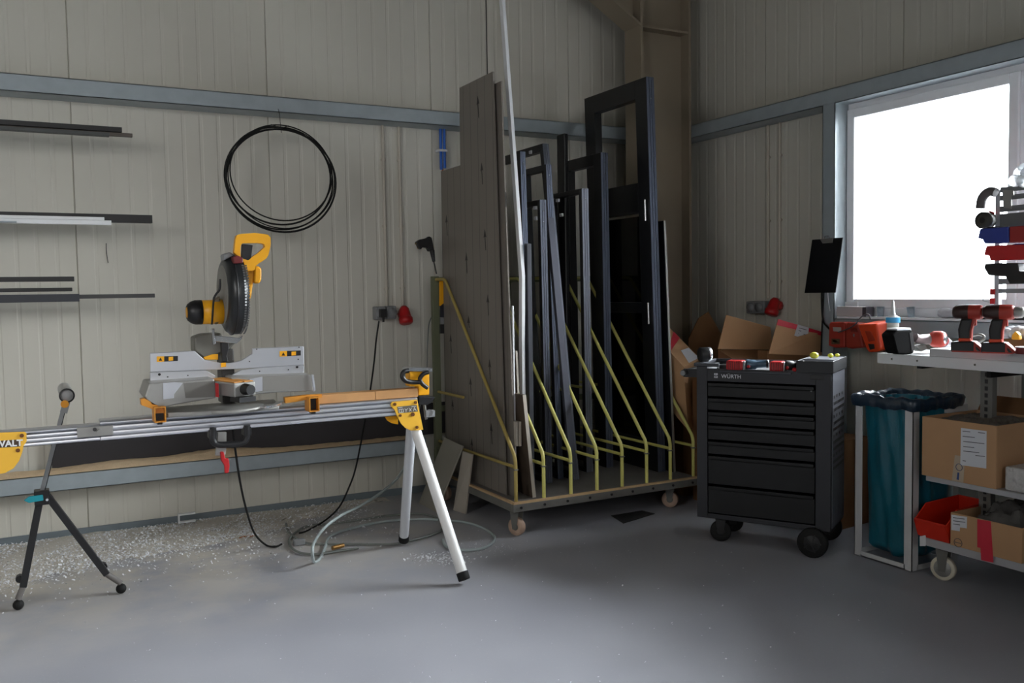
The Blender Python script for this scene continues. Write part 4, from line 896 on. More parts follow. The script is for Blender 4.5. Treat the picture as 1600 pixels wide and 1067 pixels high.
# logo and lettering
a = CL(.0, -.0015, .0); LM = frame(CL(.135, -.0015, .922), CL(1, 0, 0)-CL(0, 0, 0), (0, 0, 1)) 
LM = Matrix.Translation(CL(.142, -.0008, .925)) @ Matrix(((.515, 0, .0-.857*0+(.857*-1)*1, 0), (-.857, 0, -.515, 0), (0, 1, 0, 0), (0, 0, 0, 1)))
text('lettering', 'WÜRTH', .030, LM, PAPER, CA)
lg = MB(CM)
for (x, z, wx, wz) in ((.103, .940, .008, .010), (.114, .940, .008, .010), (.103, .924, .0035, .011), (.1185, .924, .0035, .011), (.109, .924, .007, .006), (.109, .933, .007, .003)):
    lg.box((x, -.0022, z), (x+wx, -.0002, z+wz))
lg.build('logo', PAPER, CA)
# wheels
def cartwheel(lx, ly, r, w_, ax):
    c = CL(lx, ly, r); ax = (CM.to_3x3() @ V(ax)).normalized()
    wh = MB().lathe(c-ax*w_, ax, [(0, 0), (0, r*.62), (.003, r*.9), (.008, r), (2*w_-.008, r), (2*w_-.003, r*.9), (2*w_, r*.62), (2*w_, 0)], 32).build('wheel', RUB, CA)
    MB().lathe(c-ax*(w_+.004), ax, [(0, 0), (0, r*.22), (.002, r*.30), (.004, r*.55)], 20).build('hub', BLK, wh)
    sp_ = MB(); pp = ax.cross(V((0, 0, 1)))
    for k in range(5):
        an = k*2*math.pi/5; d = pp*math.cos(an)+V((0, 0, 1))*math.sin(an); sp_.beam(c-ax*(w_+.003)+d*r*.2, c-ax*(w_+.001)+d*r*.6, .008, .004, up=ax)
    sp_.build('spokes', BLK, wh)
cartwheel(.632, -.012, .078, .02, (0, 1, 0)); cartwheel(.632, .36, .078, .02, (0, 1, 0))
for (lx, ly) in ((.115, .07), (.115, .30)):
    c = CL(lx, ly, 0); caster(c.x, c.y, .058, RUB, CA, .139, ang=.8, w=.016, hm=BLK, fm=BLK)
# push handle on the left side
hb = MB(CM); hb.tube([(-.075, -.0, .945), (-.075, .33, .945)], .018, 16).box((-.085, .03, .92), (-.002, .05, .965)).box((-.085, .29, .92), (-.002, .31, .965))
hb.build('push_handle', BLK, CA)
MB(CM).tube([(-.075, -.012, .945), (-.075, -.001, .945)], .014, 16).build('handle_cap', GREY, CA)
# things on the cart
c = CL(.018, .09, 1.003+.041); ax = (CM.to_3x3() @ V((.75, .66, 0))).normalized()
t = thing('round_tin', 'black round tin lying on its side at the left end of the cart top', 'tin', CL(.018, .09, 1.003))
MB().lathe(c-ax*.03, ax, [(0, 0), (0, .037), (.004, .041), (.045, .041)], 28).build('barrel', BLK, t)
MB().lathe(c-ax*.03, ax, [(.045, .0415), (.062, .0415), (.064, .035), (.057, 0)], 28).build('silver_rim', CHROME, t)
def handtool(lx, label, L, green):
    T = thing('cordless_tool', label, 'tool', CL(lx, .05, .968), 'red cordless tools on the cart')
    T2 = MB(CM); T2.box((lx, -.004, .969), (lx+L*.43, .07, 1.022)); T2.build('red_grip', RED, T, bevel=.010)
    rb2 = MB(CM)
    for k in range(6): rb2.box((lx+.012+k*.012, -.0065, .972), (lx+.016+k*.012, -.0035, 1.018))
    rb2.build('grip_ribs', mat('dark_red_ribs', S(120, 16, 20), .5), T)
    MB(CM).box((lx+L*.43, .0, .9695), (lx+L*.48, .066, 1.020)).build('grey_collar', GREY, T, bevel=.003)
    MB(CM).tube([(lx+L*.48, .04, 1.0), (lx+L*.68, .05, .998), (lx+L*.72, .055, 1.0), (lx+L*.95, .06, 1.004)], [.028, .026, .02, .02], 16).build('body', green, T)
    MB(CM).lathe(CM.inverted() @ CL(lx+L*.95, .06, 1.004), (1, .1, 0), [(0, .022), (.012, .022), (.012, 0)], 16).build('nose', BLK, T)
    MB(CM).ball((lx+L*.56, .012, .99), .009, 8).build('trigger', RED, T)
    return T
handtool(.168, 'left red-gripped cordless tool with blue-grey body on the cart', .215, mat('blue_grey_body', S(70, 92, 110), .3, .2))
handtool(.402, 'right red-gripped cordless tool with black body next to the cart side tray', .165, BLK)
MB(CM).box((.115, .05, .968), (.155, .12, .992)).tube([(.12, .01, .975), (.10, .10, .985), (.14, .2, .98)], .006, 8).build('black_cutter', BLK, None, 'small black pliers lying left of the red tools on the cart', 'pliers', bevel=.004)
MB(CM).ball((.535, .005, .982), .012, 8, (1.2, 1, .9)).build('red_ball', RED, None, 'small red ball at the foot of the cart side tray', 'ball')
for (lx, ly, rr, lb) in ((.600, .16, .022, 'larger yellow foam plug on the side tray of the cart'), (.665, .26, .014, 'middle yellow foam piece lying flat on the cart side tray'), (.69, .31, .012, 'smallest yellow foam bit at the back corner of the cart side tray')):
    MB(CM).ball((lx, ly, 1.0305+rr*.8), rr, 8, (1.1, 1, .8)).build('foam_plug', mat('bright_yellow', S(226, 224, 70), .5), None, lb, 'earplug', 'yellow foam bits on the cart')

# ================================================================== CARDBOARD BOXES behind the cart
def carton(name, label, base, ex, w_, d_, h_, m=CARD, flaps=(), closed=True, tilt=None):
    ex = V(ex).normalized(); ey = V((0, 0, 1)).cross(ex)
    M_ = Matrix((ex, ey, V((0, 0, 1)))).transposed().to_4x4(); M_.translation = V(base)
    if tilt: M_ = M_ @ tilt
    T = thing(name, label, 'box', base, 'cardboard boxes')
    b_ = MB(M_); k = .005
    b_.box((0, 0, 0), (w_, k, h_)).box((0, d_-k, 0), (w_, d_, h_)).box((0, k, 0), (k, d_-k, h_)).box((w_-k, k, 0), (w_, d_-k, h_)).box((k, k, 0), (w_-k, d_-k, k))
    if closed: b_.box((k, k, h_-k), (w_-k, d_-k, h_))
    b_.build('carton_body', m, T)
    for fl in flaps: MB(M_).hexa([V(p) for p in fl]).build('flap', m, T)
    return T, M_
def hexq(q, off): return [V(p) for p in q[:2]]+[V(q[1])+V(off), V(q[0])+V(off)]+[V(p) for p in (q[3], q[2])]+[V(q[2])+V(off), V(q[3])+V(off)]
def plate(pts, th, name, m, label=None, cat=None, group=None, parent=None, away=True):
    n_ = (pts[1]-pts[0]).cross(pts[-1]-pts[0]).normalized()*th
    if (n_.dot(EYE-pts[0]) > 0) == away: n_ = -n_
    return MB().prism(pts, n_).build(name, m, parent, label, cat, group)
# stack carriers standing on the floor
carton('cardboard_box', 'big brown cardboard box on the floor just behind the cart', (3.86, 4.10, 0), (1, 0, 0), .50, .55, .86, CARDD)
carton('cardboard_box', 'large brown cardboard box on the floor between trolley and right wall', (3.86, 4.75, 0), (1, .0, 0), .52, .52, .50, CARDD)
carton('cardboard_box', 'brown cardboard box standing behind the right edge of the cart', (4.02, 3.60, 0), (.9, .1, 0), .34, .38, .52, CARDD)
# tilted carton with red tape at the left
T = thing('cardboard_box', 'tilted cardboard box with red tape and white label between trolley and cart', 'box', (3.86, 4.75, .505), 'cardboard boxes')
yb = 4.74
A1 = Y(1046, 518, 5.0); A2 = Y(1089, 567, 4.70); A3 = Y(1068, 572, 4.62); A4 = Y(1046, 540, 4.72)
P = [Y(1047, 512, 5.02), Y(1096, 560, 4.80), Y(1069, 573, 4.62), Y(1040, 535, 4.70)]
P = [Y(1042, 508, 5.00), Y(1095, 561, 4.86), Y(1068, 573, 4.62), Y(1036, 537, 4.76)]
dn = V((.02, -.02, -.42))
MB().hexa([P[3]+dn, P[2]+dn, P[1]+dn, P[0]+dn, P[3], P[2], P[1], P[0]]).build('carton_body', CARD, T)
def on(P, s, t_, up=.0015): return (P[0]*(1-s)*(1-t_)+P[1]*s*(1-t_)+P[2]*s*t_+P[3]*(1-s)*t_)+V((0, -.0005, up))
MB().prism([on(P, .20, .0), on(P, .38, .0), on(P, .36, 1), on(P, .24, 1)], (0, 0, .0008)).build('red_tape', TAPE, T)
MB().prism([on(P, .66, .05), on(P, .96, .04), on(P, .97, .66), on(P, .58, .50)], (0, 0, .001)).build('shipping_label', PAPER, T)
# upright flap box at the wall, shadow put into its brown
T = thing('cardboard_box', 'cardboard box coloured dark as in shadow, with raised pointed flap in the corner', 'box', (4.1, 5.05, .505), 'cardboard boxes')
plate([Y(1076, 530, 5.04), Y(1092, 497, 5.04), Y(1107, 487, 5.04), Y(1128, 523, 5.04), Y(1125, 600, 5.04), Y(1076, 600, 5.04)], .008, 'back_panel', CARDD, parent=T)
MB().box((3.90, 5.045, .505), (4.34, 5.20, .86)).build('carton_body', CARDD, T)
# open carton with the tall back flap
zb_ = .8605
T = thing('cardboard_box', 'open cardboard box with raised back flap behind the cart', 'box', (4.0, 4.4, zb_), 'cardboard boxes')
f0 = [Y(1122, 545, 4.66), Y(1135, 492, 4.66), Y(1204, 511, 4.62), Y(1207, 546, 4.62)]
plate(f0, .006, 'back_flap', CARD, parent=T)
q0, q1 = f0[0], f0[3]
ft0, ft1 = V((q0.x-.03, q0.y-.18, zb_+.085)), V((q1.x-.04, q1.y-.18, zb_+.085))
MB().hexa([V((ft0.x, ft0.y, zb_)), V((ft1.x, ft1.y, zb_)), V((q1.x, q1.y-.001, zb_)), V((q0.x, q0.y-.001, zb_)), ft0, ft1, V((q1.x, q1.y-.001, q1.z-.002)), V((q0.x, q0.y-.001, q0.z-.002))]).build('carton_body', CARDD, T)
T = thing('cardboard_box', 'cardboard box with red tape edge and white label behind the cart, rightmost', 'box', (4.15, 4.25, zb_), 'cardboard boxes')
f1 = [Y(1201, 553, 4.32), Y(1216, 498.5, 4.32), Y(1283, 518, 4.22), Y(1285, 556, 4.22)]
plate(f1, .006, 'front_panel', CARD, parent=T)
back = V((.06, .10, 0))
MB().hexa([V((f1[0].x, f1[0].y+.012, zb_)), V((f1[3].x, f1[3].y+.012, zb_)), V((f1[3].x, f1[3].y+.10, zb_)), V((f1[0].x, f1[0].y+.10, zb_)), V((f1[0].x, f1[0].y+.012, f1[0].z+.02)), V((f1[3].x, f1[3].y+.012, f1[3].z+.02)), V((f1[3].x, f1[3].y+.10, f1[3].z+.02)), V((f1[0].x, f1[0].y+.10, f1[0].z+.02))]).build('carton_body', CARDD, T)
def onf(Q, s, t_, d=.0015):   # s along the top edge, t down
    top = Q[1].lerp(Q[2], s); bot = Q[0].lerp(Q[3], s); n_ = (EYE-Q[0]).normalized(); return top.lerp(bot, t_)+n_*d
MB().prism([onf(f1, 0, 0), onf(f1, 1, 0), onf(f1, 1, .17), onf(f1, 0, .17)], (0, -.0006, 0)).build('red_tape', TAPE, T)
MB().prism([onf(f1, .45, -.01, .003), onf(f1, .71, -.01, .003), onf(f1, .70, .60, .003), onf(f1, .40, .53, .003)], (0, -.0006, 0)).build('shipping_label', PAPER, T)
lt = MB()
for k in range(5): lt.prism([onf(f1, .49, .08+k*.09, .004), onf(f1, .66-(k % 2)*.05, .08+k*.09, .004), onf(f1, .66-(k % 2)*.05, .10+k*.09, .004), onf(f1, .49, .10+k*.09, .004)], (0, -.0004, 0))
lt.build('label_print', INK, T)

# ================================================================== CLIPBOARD and window-side things
cb = [X(1269, 374.5, 4.465), X(1317, 371, 4.465), X(1305.5, 457, 4.465), X(1257, 458, 4.465)]
T = thing('clipboard', 'black clipboard hanging on the grey post beside the window', 'clipboard', cb[0].lerp(cb[2], .5))
MB().prism(cb, (.004, 0, 0)).build('board', BLKF, T)
ck = [X(1281, 373.5, 4.455), X(1301, 371.5, 4.455), X(1300, 379.5, 4.455), X(1285, 380.5, 4.455)]
MB().prism(ck, (.008, 0, 0)).build('clip', STEEL, T, bevel=.002)
MB().tube([X(1287, 373, 4.45), X(1289, 369, 4.45), X(1294, 368, 4.45), X(1296, 372, 4.45)], .003, 8).build('clip_spring', CHROME, T)
cable('thick black cable hanging below the clipboard along the post', [X(1285, 440, 4.474), X(1284, 470, 4.47), X(1286, 500, 4.46), X(1292, 510, 4.44), X(1296, 514, 4.43)], .006, RUB)
cable('thin black cable hanging straight down below the clipboard', [X(1288, 440, 4.476), X(1286, 480, 4.472), X(1284, 520, 4.47), X(1283, 550, 4.47)], .004, RUB, 'thin_cable')
cable('short white cable tail hanging beside the black ones under the clipboard', [X(1293, 440, 4.474), X(1294, 465, 4.472), X(1297, 486, 4.468)], .0025, WHITE, 'thin_cable')
# chargers hanging on the sill rail
def charger(label, px, xpl, depth, m, group='wall chargers', slot=None, extra=()):
    T = thing('battery_charger', label, 'charger', X(px[0][0]+10, px[0][1]+20, xpl), group)
    MB().prism(pX(px, xpl), (depth, 0, 0)).build('housing', m, T, bevel=.010)
    for (pp_, nm, mm) in extra: MB().prism(pX(pp_, xpl-.002), (.004, 0, 0)).build(nm, mm, T, bevel=.001)
    return T
charger('dull red charger, leftmost on the window sill rail', [(1295, 506), (1297, 503), (1319, 503), (1320, 520), (1320, 543), (1305, 543.5), (1294, 540)], 4.40, .078, REDD, extra=(([(1301, 511), (1314, 511.5), (1314, 518.5), (1302, 517.5)], 'grey_label', mat('label_grey', S(170, 160, 155), .5)), ([(1299, 529), (1312, 529.5), (1312, 538), (1299, 538)], 'socket_slot', mat('slot_dark', S(90, 66, 44), .5)), ([(1301, 531), (1310.5, 531), (1310.5, 536.5), (1301, 536.5)], 'contact_plate', mat('contact_buff', S(150, 136, 100), .5))))
charger('plain dull red charger between the labelled one and the orange one', [(1321, 506), (1325, 503.5), (1340, 504), (1345, 520), (1349, 543), (1330, 545), (1321, 543)], 4.395, .08, REDD, extra=(([(1333, 521), (1335, 522), (1334.5, 527), (1332.5, 525)], 'mark', GREY), ([(1329, 513), (1338, 513), (1340, 519), (1329, 519)], 'recess', mat('recess_red', S(130, 36, 30), .5))))
oc = thing('battery_charger', 'bright orange charger next to the white cartridge, rightmost', 'charger', X(1360, 548, 4.36), 'wall chargers')
fr_ = pX([(1339, 507), (1369, 505.5), (1376, 545), (1372, 550), (1357, 551), (1353, 545)], 4.33)
bk_ = [p+V((.145, -.03, .02)) for p in fr_]
n = len(fr_); MB().add(fr_+bk_, [tuple(range(n)), tuple(range(2*n-1, n-1, -1))]+[(i, i+n, (i+1) % n+n, (i+1) % n) for i in range(n)]).build('housing', ORG, oc, bevel=.010)
MB().prism(pX([(1351, 517), (1361, 517.5), (1367, 532), (1357, 534)], 4.327), (.004, 0, 0)).build('recess', mat('recess_orange', S(168, 46, 16), .5), oc, bevel=.002)
MB().prism(pX([(1356, 537), (1365, 537.5), (1366, 545), (1359, 546.5)], 4.325), (.006, 0, 0)).build('socket_slot', BLK, oc, bevel=.002)
MB().box((4.40, X(1383, 520, 4.42).y-.012, X(1383, 549, 4.42).z), (4.475, X(1383, 520, 4.42).y+.0, X(1383, 503, 4.42).z)).build('side_cover', BLK, oc, bevel=.004)
cable('grey cable looping from the red charger over the orange one', [X(1310, 519, 4.385), X(1324, 514, 4.36), X(1336, 507, 4.35), X(1345, 496, 4.38), X(1352, 491.5, 4.40), X(1358, 492, 4.41), X(1360, 499, 4.41)], .004, mat('slate_cable', S(70, 74, 80), .5), 'charger_cable')
zs = 1.2245
def silly(label, name, cat, u, y_at, mb_fn, m): pass
a = X(1307, 485, 4.505); b = X(1347, 498, 4.505)
T = thing('small_carton', 'long pale grey carton lying on the window sill next to the post', 'box', V((4.55, (a.y+b.y)/2, zs)))
MB().box((4.505, b.y, zs), (4.575, a.y, zs+.062)).build('carton', mat('pale_grey_carton', S(196, 190, 192), .6), T, bevel=.002)
MB().box((4.506, b.y-.028, zs), (4.574, b.y-.0005, zs+.060)).build('dark_end', mat('dark_end', S(74, 70, 78), .6), T)
a = X(1314, 478, 4.59); b = X(1342, 484, 4.59)
MB().box((4.578, b.y, zs), (4.598, a.y, zs+.09)).build('foam_pad', WHITE, None, 'white foam pad standing behind the grey carton on the sill', 'pad', bevel=.004)
for (u, tilt, lb) in ((1376, 0, 'clear cup standing on the sill beside the cartridge nozzle, left'), (1424, .012, 'tilted clear cup on the sill right of the cartridge')):
    q = X(u, 490, 4.55); MB().lathe((4.55, q.y, zs+.0005), (0, tilt*8, 1), [(0, 0), (0, .018), (.062, .023), (.062, .021), (.003, .016)], 20).build('clear_cup', CUPG, None, lb, 'cup')
mb = MB(); q0 = X(1465, 494, 4.53); q1 = X(1530, 496, 4.53)
pts = [q0.lerp(q1, k/10) for k in range(11)]; random.seed(2)
mb.tube([V((4.54+.006*math.sin(k*2.1), p.y, zs+.030)) for k, p in enumerate(pts)], [.02]+[.026+.004*random.random() for _ in range(9)]+[.016], 14)
mb.build('cloth_roll', mat('grey_white_cloth', S(190, 190, 194), .8, 0, .2, .15, 20, .8, 50), None, 'rolled grey-white cloth lying on the window sill', 'cloth')
q0 = X(1530, 498, 4.52); q1 = X(1640, 502, 4.52)
MB().box((4.50, q1.y, zs), (4.56, q0.y, zs+.018)).build('black_bar', BLK, None, 'flat black bar lying on the sill behind the drills', 'bar', bevel=.002)

# ================================================================== WORKBENCH and shelf trolley
bx0, bx1, by0, by1, bz1, bz0 = 3.76, 4.30, .80, 3.092, 1.0755, 1.024
SH = thing('shelf_trolley', 'grey steel shelf trolley with white worktop under the window', 'workbench', (4.03, 2.3, 0))
MB().box((bx0, by0, bz0), (bx1, by1, bz1)).build('worktop', WHITE, SH, bevel=.002)
hd_ = MB()
for y in (3.005, 2.86, 2.56): hd_.cyl((bx0-.002, y, bz0+.026), (bx0+.001, y, bz0+.026), .005, 8)
hd_.build('screw', STEEL, SH)
for (z1, z0_) in ((.503, .478), (.200, .162)):
    MB().box((3.745, .80, z0_), (4.30, 2.795, z1)).build('shelf', mat('shelf_grey', S(176, 176, 180), .45, .1), SH, bevel=.002)
pz = MB()
for x in (3.95, 4.27):
    for y in (2.60, .85):
        ps = MB().box((x, y, .162), (x+.035, y+.06, bz0)).build('upright', mat('upright_grey', S(120, 118, 114), .5, .1), SH)
        sl = MB()
        for k in range(24): 
            z = .22+k*.033
            if z < 1.0: sl.box((x-.0005, y+.022, z), (x, y+.038, z+.02))
        sl.build('slots', BLK, ps)
MB().box((3.86, 2.55, .985), (4.25, 2.57, 1.0235)).box((3.85, 2.9, 1.003), (4.25, 2.93, 1.0235)).build('underframe', RUB, SH)
caster(3.80, 2.735, .058, WHEELW, SH, .1615, ang=0.25, w=.014, hub=.66, hm=ALUD)
MB().prism(pX([(1437, 838), (1446, 836), (1446, 853), (1437, 853)], 3.742), (.003, 0, 0)).build('corner_bracket', WHITE, SH)
caster(3.80, .88, .056, WHEELW, SH, .1615, w=.014); caster(4.24, 2.735, .056, WHEELW, SH, .1615, w=.014); caster(4.24, .88, .056, WHEELW, SH, .1615, w=.014)
# boxes on the shelves
def yzbox(name, label, x0, x1, ya, yb_, z0, z1, m, cat='box', openh=True):
    T = thing(name, label, cat, ((x0+x1)/2, (ya+yb_)/2, z0), 'cardboard boxes on the shelves'); b_ = MB(); k = .006
    b_.box((x0, ya, z0), (x0+k, yb_, z1)).box((x1-k, ya, z0), (x1, yb_, z1)).box((x0+k, ya, z0), (x1-k, ya+k, z1)).box((x0+k, yb_-k, z0), (x1-k, yb_, z1)).box((x0+k, ya+k, z0), (x1-k, yb_-k, z0+k))
    b_.build('carton_body', m, T, bevel=.002); return T
T = yzbox('cardboard_box', 'large open cardboard box with white document label on the middle shelf', 3.738, 4.15, 2.438, 2.813, .5035, .787, CARD)
MB().prism(pX([(1501.5, 668.5), (1541.5, 673.5), (1541, 732), (1500.5, 726.5)], 3.737), (.0009, 0, 0)).build('document_label', PAPER, T)
tx_ = MB()
for (u0, v0, u1, v1) in ((1504, 673, 1516, 674.2), (1528, 675, 1539, 676.4), (1504, 681, 1523, 683), (1505, 689, 1538, 692.6), (1505, 697, 1522, 698.8), (1505, 704, 1530, 706.7), (1524, 711, 1539, 712.6), (1504, 719, 1509, 719.8)):
    tx_.prism([X(u0, v0, 3.7362), X(u1, v1, 3.7362), X(u1, v1+1.1, 3.7362), X(u0, v0+1.1, 3.7362)], (.0004, 0, 0))
tx_.build('label_print', INK, T)
MB().prism(pX([(1492, 711), (1509, 713.5), (1507, 729), (1505, 754), (1487, 751)], 3.7372), (.0007, 0, 0)).build('clear_tape', mat('tape_clear', S(186, 168, 146), .35), T)
MB().tube([V((3.7355, X(1498.5, 730, 3.7355).y+.016*math.cos(a_), X(1498.5, 730, 3.7355).z+.016*math.sin(a_))) for a_ in [k*math.pi/8 for k in range(16)]], .0012, 5, closed=True).prism(pX([(1496, 738), (1499, 738.5), (1498, 750), (1494.5, 749)], 3.7362), (.0005, 0, 0)).build('stamp_mark', mat('blue_stamp', S(60, 80, 130), .6), T)
def film(name, label, x0, x1, y0, y1, z, amp, m, seed, tilt=0):
    random.seed(seed); mb = MB(); n_ = 22; a_ = [(random.uniform(-40, 40), random.uniform(-40, 40), random.uniform(0, 6.28), random.uniform(.3, 1)) for _ in range(9)]; vs = []
    for j_ in range(n_+1):
        for i_ in range(n_+1):
            x = x0+(x1-x0)*i_/n_; y = y0+(y1-y0)*j_/n_
            h = sum(w_*abs(math.sin(kx*x+ky*y+p_)) for kx, ky, p_, w_ in a_)/9*amp*2.2; ed = min(i_, n_-i_, j_, n_-j_)/n_*5
            vs.append((x, y, z+h*min(1, ed)+tilt*(i_/n_)))
    mb.add(vs, [(j_*(n_+1)+i_, j_*(n_+1)+i_+1, (j_+1)*(n_+1)+i_+1, (j_+1)*(n_+1)+i_) for j_ in range(n_) for i_ in range(n_)])
    return mb.build(name, m, None, label, 'film', kind='stuff')
film('film_filling', 'crumpled cloudy film filling the large open box on the shelf', 3.75, 4.14, 2.45, 2.80, .755, .045, mat('brown_film', S(104, 96, 86), .35, 0, .5, .25, 14), 11)
MB().hexa([V((3.744, 2.80, .787)), V((3.744, 2.45, .787)), V((3.90, 2.45, .80)), V((3.90, 2.80, .80)), V((3.744, 2.80, .791)), V((3.744, 2.45, .791)), V((3.90, 2.45, .804)), V((3.90, 2.80, .804))]) 
MB().hexa([V((4.150, 2.44, .78)), V((4.150, 2.81, .78)), V((4.20, 2.81, .86)), V((4.20, 2.44, .86)), V((4.155, 2.44, .78)), V((4.155, 2.81, .78)), V((4.205, 2.81, .86)), V((4.205, 2.44, .86))]).build('flap', CARDD, T)
T = yzbox('cardboard_box', 'low cardboard box with red tape strip on the bottom shelf', 3.735, 4.08, 2.312, 2.655, .2005, .356, CARD)
MB().prism(pX([(1527, 811), (1548, 814.5), (1552, 879), (1533, 875), (1532, 856), (1527, 855)], 3.734), (.0008, 0, 0)).build('red_tape', TAPE, T)
MB().prism(pX([(1486.5, 804), (1511, 807.5), (1510.5, 825.5), (1500, 824), (1499.5, 830), (1486.5, 828)], 3.734), (.0008, 0, 0)).build('white_label', PAPER, T)
tx_ = MB()
for (u0, v0, u1, v1) in ((1489, 808, 1507, 810.5), (1489, 813, 1508, 815.5), (1489, 818, 1500, 819.5)): tx_.prism([X(u0, v0, 3.7332), X(u1, v1, 3.7332), X(u1, v1+1.1, 3.7332), X(u0, v0+1.1, 3.7332)], (.0004, 0, 0))
tx_.build('label_print', INK, T)
q = X(1497, 848, 3.734); MB().tube([V((3.7335, q.y+.020*math.cos(a_), q.z+.020*math.sin(a_))) for a_ in [k*math.pi/8 for k in range(16)]], .0012, 5, closed=True).tube([V((3.7335, q.y-.016, q.z)), V((3.7335, q.y+.016, q.z))], .0015, 5).build('round_mark', INK, T)
film('film_filling', 'clear plastic film bulging out of the low taped box', 3.745, 4.06, 2.325, 2.56, .335, .07, mat('dark_clear_film', S(86, 84, 82), .2, 0, .7, .3, 18), 12, .03)
# red open bin
T = thing('storage_bin', 'bright red open-front bin on the bottom shelf', 'bin', (3.9, 2.75, .2), 'red bins')
o_ = []
yA, yB = 2.665, 2.83
sh = [(3.745, .205), (3.715, .285), (3.735, .30), (3.80, .355), (4.05, .365), (4.05, .205)]
for y in (yA, yB): MB().prism([V((x, y, z)) for x, z in sh], (0, .006, 0)).build('side_wall', REDB, T)
MB().box((3.75, yA+.006, .2005), (4.05, yB, .208)).box((4.044, yA+.006, .208), (4.05, yB, .365)).build('base', REDB, T)
MB().hexa([(3.745, yA+.006, .205), (3.745, yB, .205), (3.751, yB, .208), (3.751, yA+.006, .208), (3.715, yA-.0, .285), (3.715, yB+.006, .285), (3.722, yB+.006, .292), (3.722, yA, .292)]).build('front_lip', REDB, T)
# wrapped stack at the right
MB().box((3.76, 2.22, .5035), (3.95, 2.412, .61)).build('wrapped_pack', mat('wrapped_pack', S(196, 194, 192), .25, .1, .7, .2, 30, .8, 60), None, 'plastic-wrapped white pack on the middle shelf at the picture edge', 'pack', bevel=.008)
mb = MB(); mb.box((4.00, 2.30, .5035), (4.2, 2.41, .70)); 
# worktop board and drills
MB().box((3.762, 1.46, bz1+.0005), (3.96, 2.795, bz1+.037)).build('white_plank', mat('plank_white', S(208, 208, 210), .4), None, 'long white plank lying on the worktop under the drills', 'plank', bevel=.002)
pz1 = bz1+.0375
def drill(base, ang, label):
    M_ = Matrix.Translation(base) @ Matrix.Rotation(ang, 4, 'Z') @ Matrix.Scale(1.0, 4)
    T = thing('cordless_drill', label, 'drill', base, 'red and black cordless drills')
    MB(M_).hexa([(-.055, -.032, 0), (.075, -.032, 0), (.075, .032, 0), (-.055, .032, 0), (-.055, -.032, .045), (.035, -.032, .050), (.035, .032, .050), (-.055, .032, .045)]).build('battery', BLK, T, bevel=.006)
    MB(M_).hexa([(.038, -.0335, .004), (.082, -.030, .002), (.082, .030, .002), (.038, .0335, .004), (.038, -.0335, .050), (.062, -.026, .030), (.062, .026, .030), (.038, .0335, .050)]).build('red_foot', REDD, T, bevel=.004)
    MB(M_).box((-.050, -.034, -.0), (.07, .034, .006)).build('sole', REDD, T)
    MB(M_).prism([(-.025, -.019, .046), (.022, -.019, .050), (.020, -.019, .085), (.030, -.019, .150), (-.018, -.019, .150), (-.030, -.019, .10)], (0, .038, 0)).build('grip', BLK, T, bevel=.009)
    MB(M_).prism([(.018, -.016, .052), (.026, -.016, .05), (.028, -.016, .10), (.044, -.016, .148), (.028, -.016, .150), (.018, -.016, .09)], (0, .032, 0)).build('grip_front', REDD, T, bevel=.004)
    MB(M_).prism([(-.027, -.0215, .046), (.028, -.0215, .046), (.024, -.0215, .062), (-.026, -.0215, .062)], (0, .043, 0)).build('grip_collar', ORG, T, bevel=.004)
    MB(M_).lathe((-.052, 0, .178), (1, 0, 0), [(0, 0), (0, .022), (.012, .031), (.05, .034), (.065, .034)], 20).build('motor_cap', mat('drill_dark', S(56, 34, 30), .45), T)
    MB(M_).lathe((.013, 0, .178), (1, 0, 0), [(0, .0345), (.045, .0335), (.055, .028), (.055, 0)], 20).build('body', REDD, T)
    MB(M_).lathe((.068, 0, .178), (1, 0, 0), [(0, .024), (.01, .026), (.03, .024), (.04, .016), (.042, .0)], 18).build('chuck', ALUD, T)
    MB(M_).box((.024, -.008, .118), (.044, .008, .145)).build('trigger', REDD, T, bevel=.003)
    return T
for (u, v, lb) in ((1508.5, 549.5, 'left cordless drill standing on its battery on the white plank'), (1556.5, 551.5, 'right cordless drill standing on its battery, in front of the bin rack')):
    q = Z(u, v, pz1); drill(V((q.x, q.y, pz1)), math.radians(-66), lb)
# impact driver lying down
T = thing('angle_driver', 'red and grey power tool lying on the worktop with its black battery forward', 'tool', Z(1440, 552, bz1), )
dp = lambda u, v, y_=2.9: Y(u, v, y_)
bq = Y(1412, 552, 2.93)
MB().prism(pY([(1395, 523), (1402, 516), (1425, 515), (1430, 540), (1428, 552), (1420, 554.5), (1403, 553), (1400, 545)], 2.93), (0, .07, 0)).build('battery', mat('matt_black', S(20, 20, 20), .85, 0, .08), T, bevel=.008)
MB().prism(pY([(1401, 513), (1423, 512), (1425, 517), (1410, 519), (1402, 517)], 2.935), (0, .06, 0)).build('battery_top', WHITE if 0 else PAPER, T, bevel=.003)
MB().prism(pY([(1421, 520), (1426, 519.5), (1429.5, 545), (1425, 551)], 2.928), (0, .004, 0)).build('battery_rail', BLK, T)
MB().tube([Y(1428, 527, 2.95), Y(1434, 530, 2.95), Y(1458, 530, 2.93)], [.024, .022, .028], 18).build('handle', mat('tool_grey', S(128, 112, 112), .4, .2), T)
hc = Y(1466, 530, 2.90)
MB().lathe(hc+V((0, .045, 0)), (0.25, -1, 0), [(0, 0), (0, .030), (.015, .040), (.055, .041), (.07, .034), (.074, .024)], 26).build('head', mat('tool_red', S(200, 70, 55), .4), T)
MB().lathe(hc+V((0, .045, 0)), (0.25, -1, 0), [(.072, .026), (.078, .018), (.078, 0)], 20).build('silver_disc', CHROME, T)
MB().tube([Y(1474, 534, 2.92), Y(1486, 541, 2.92)], [.032, .022], 14).build('guard', ALU, T)
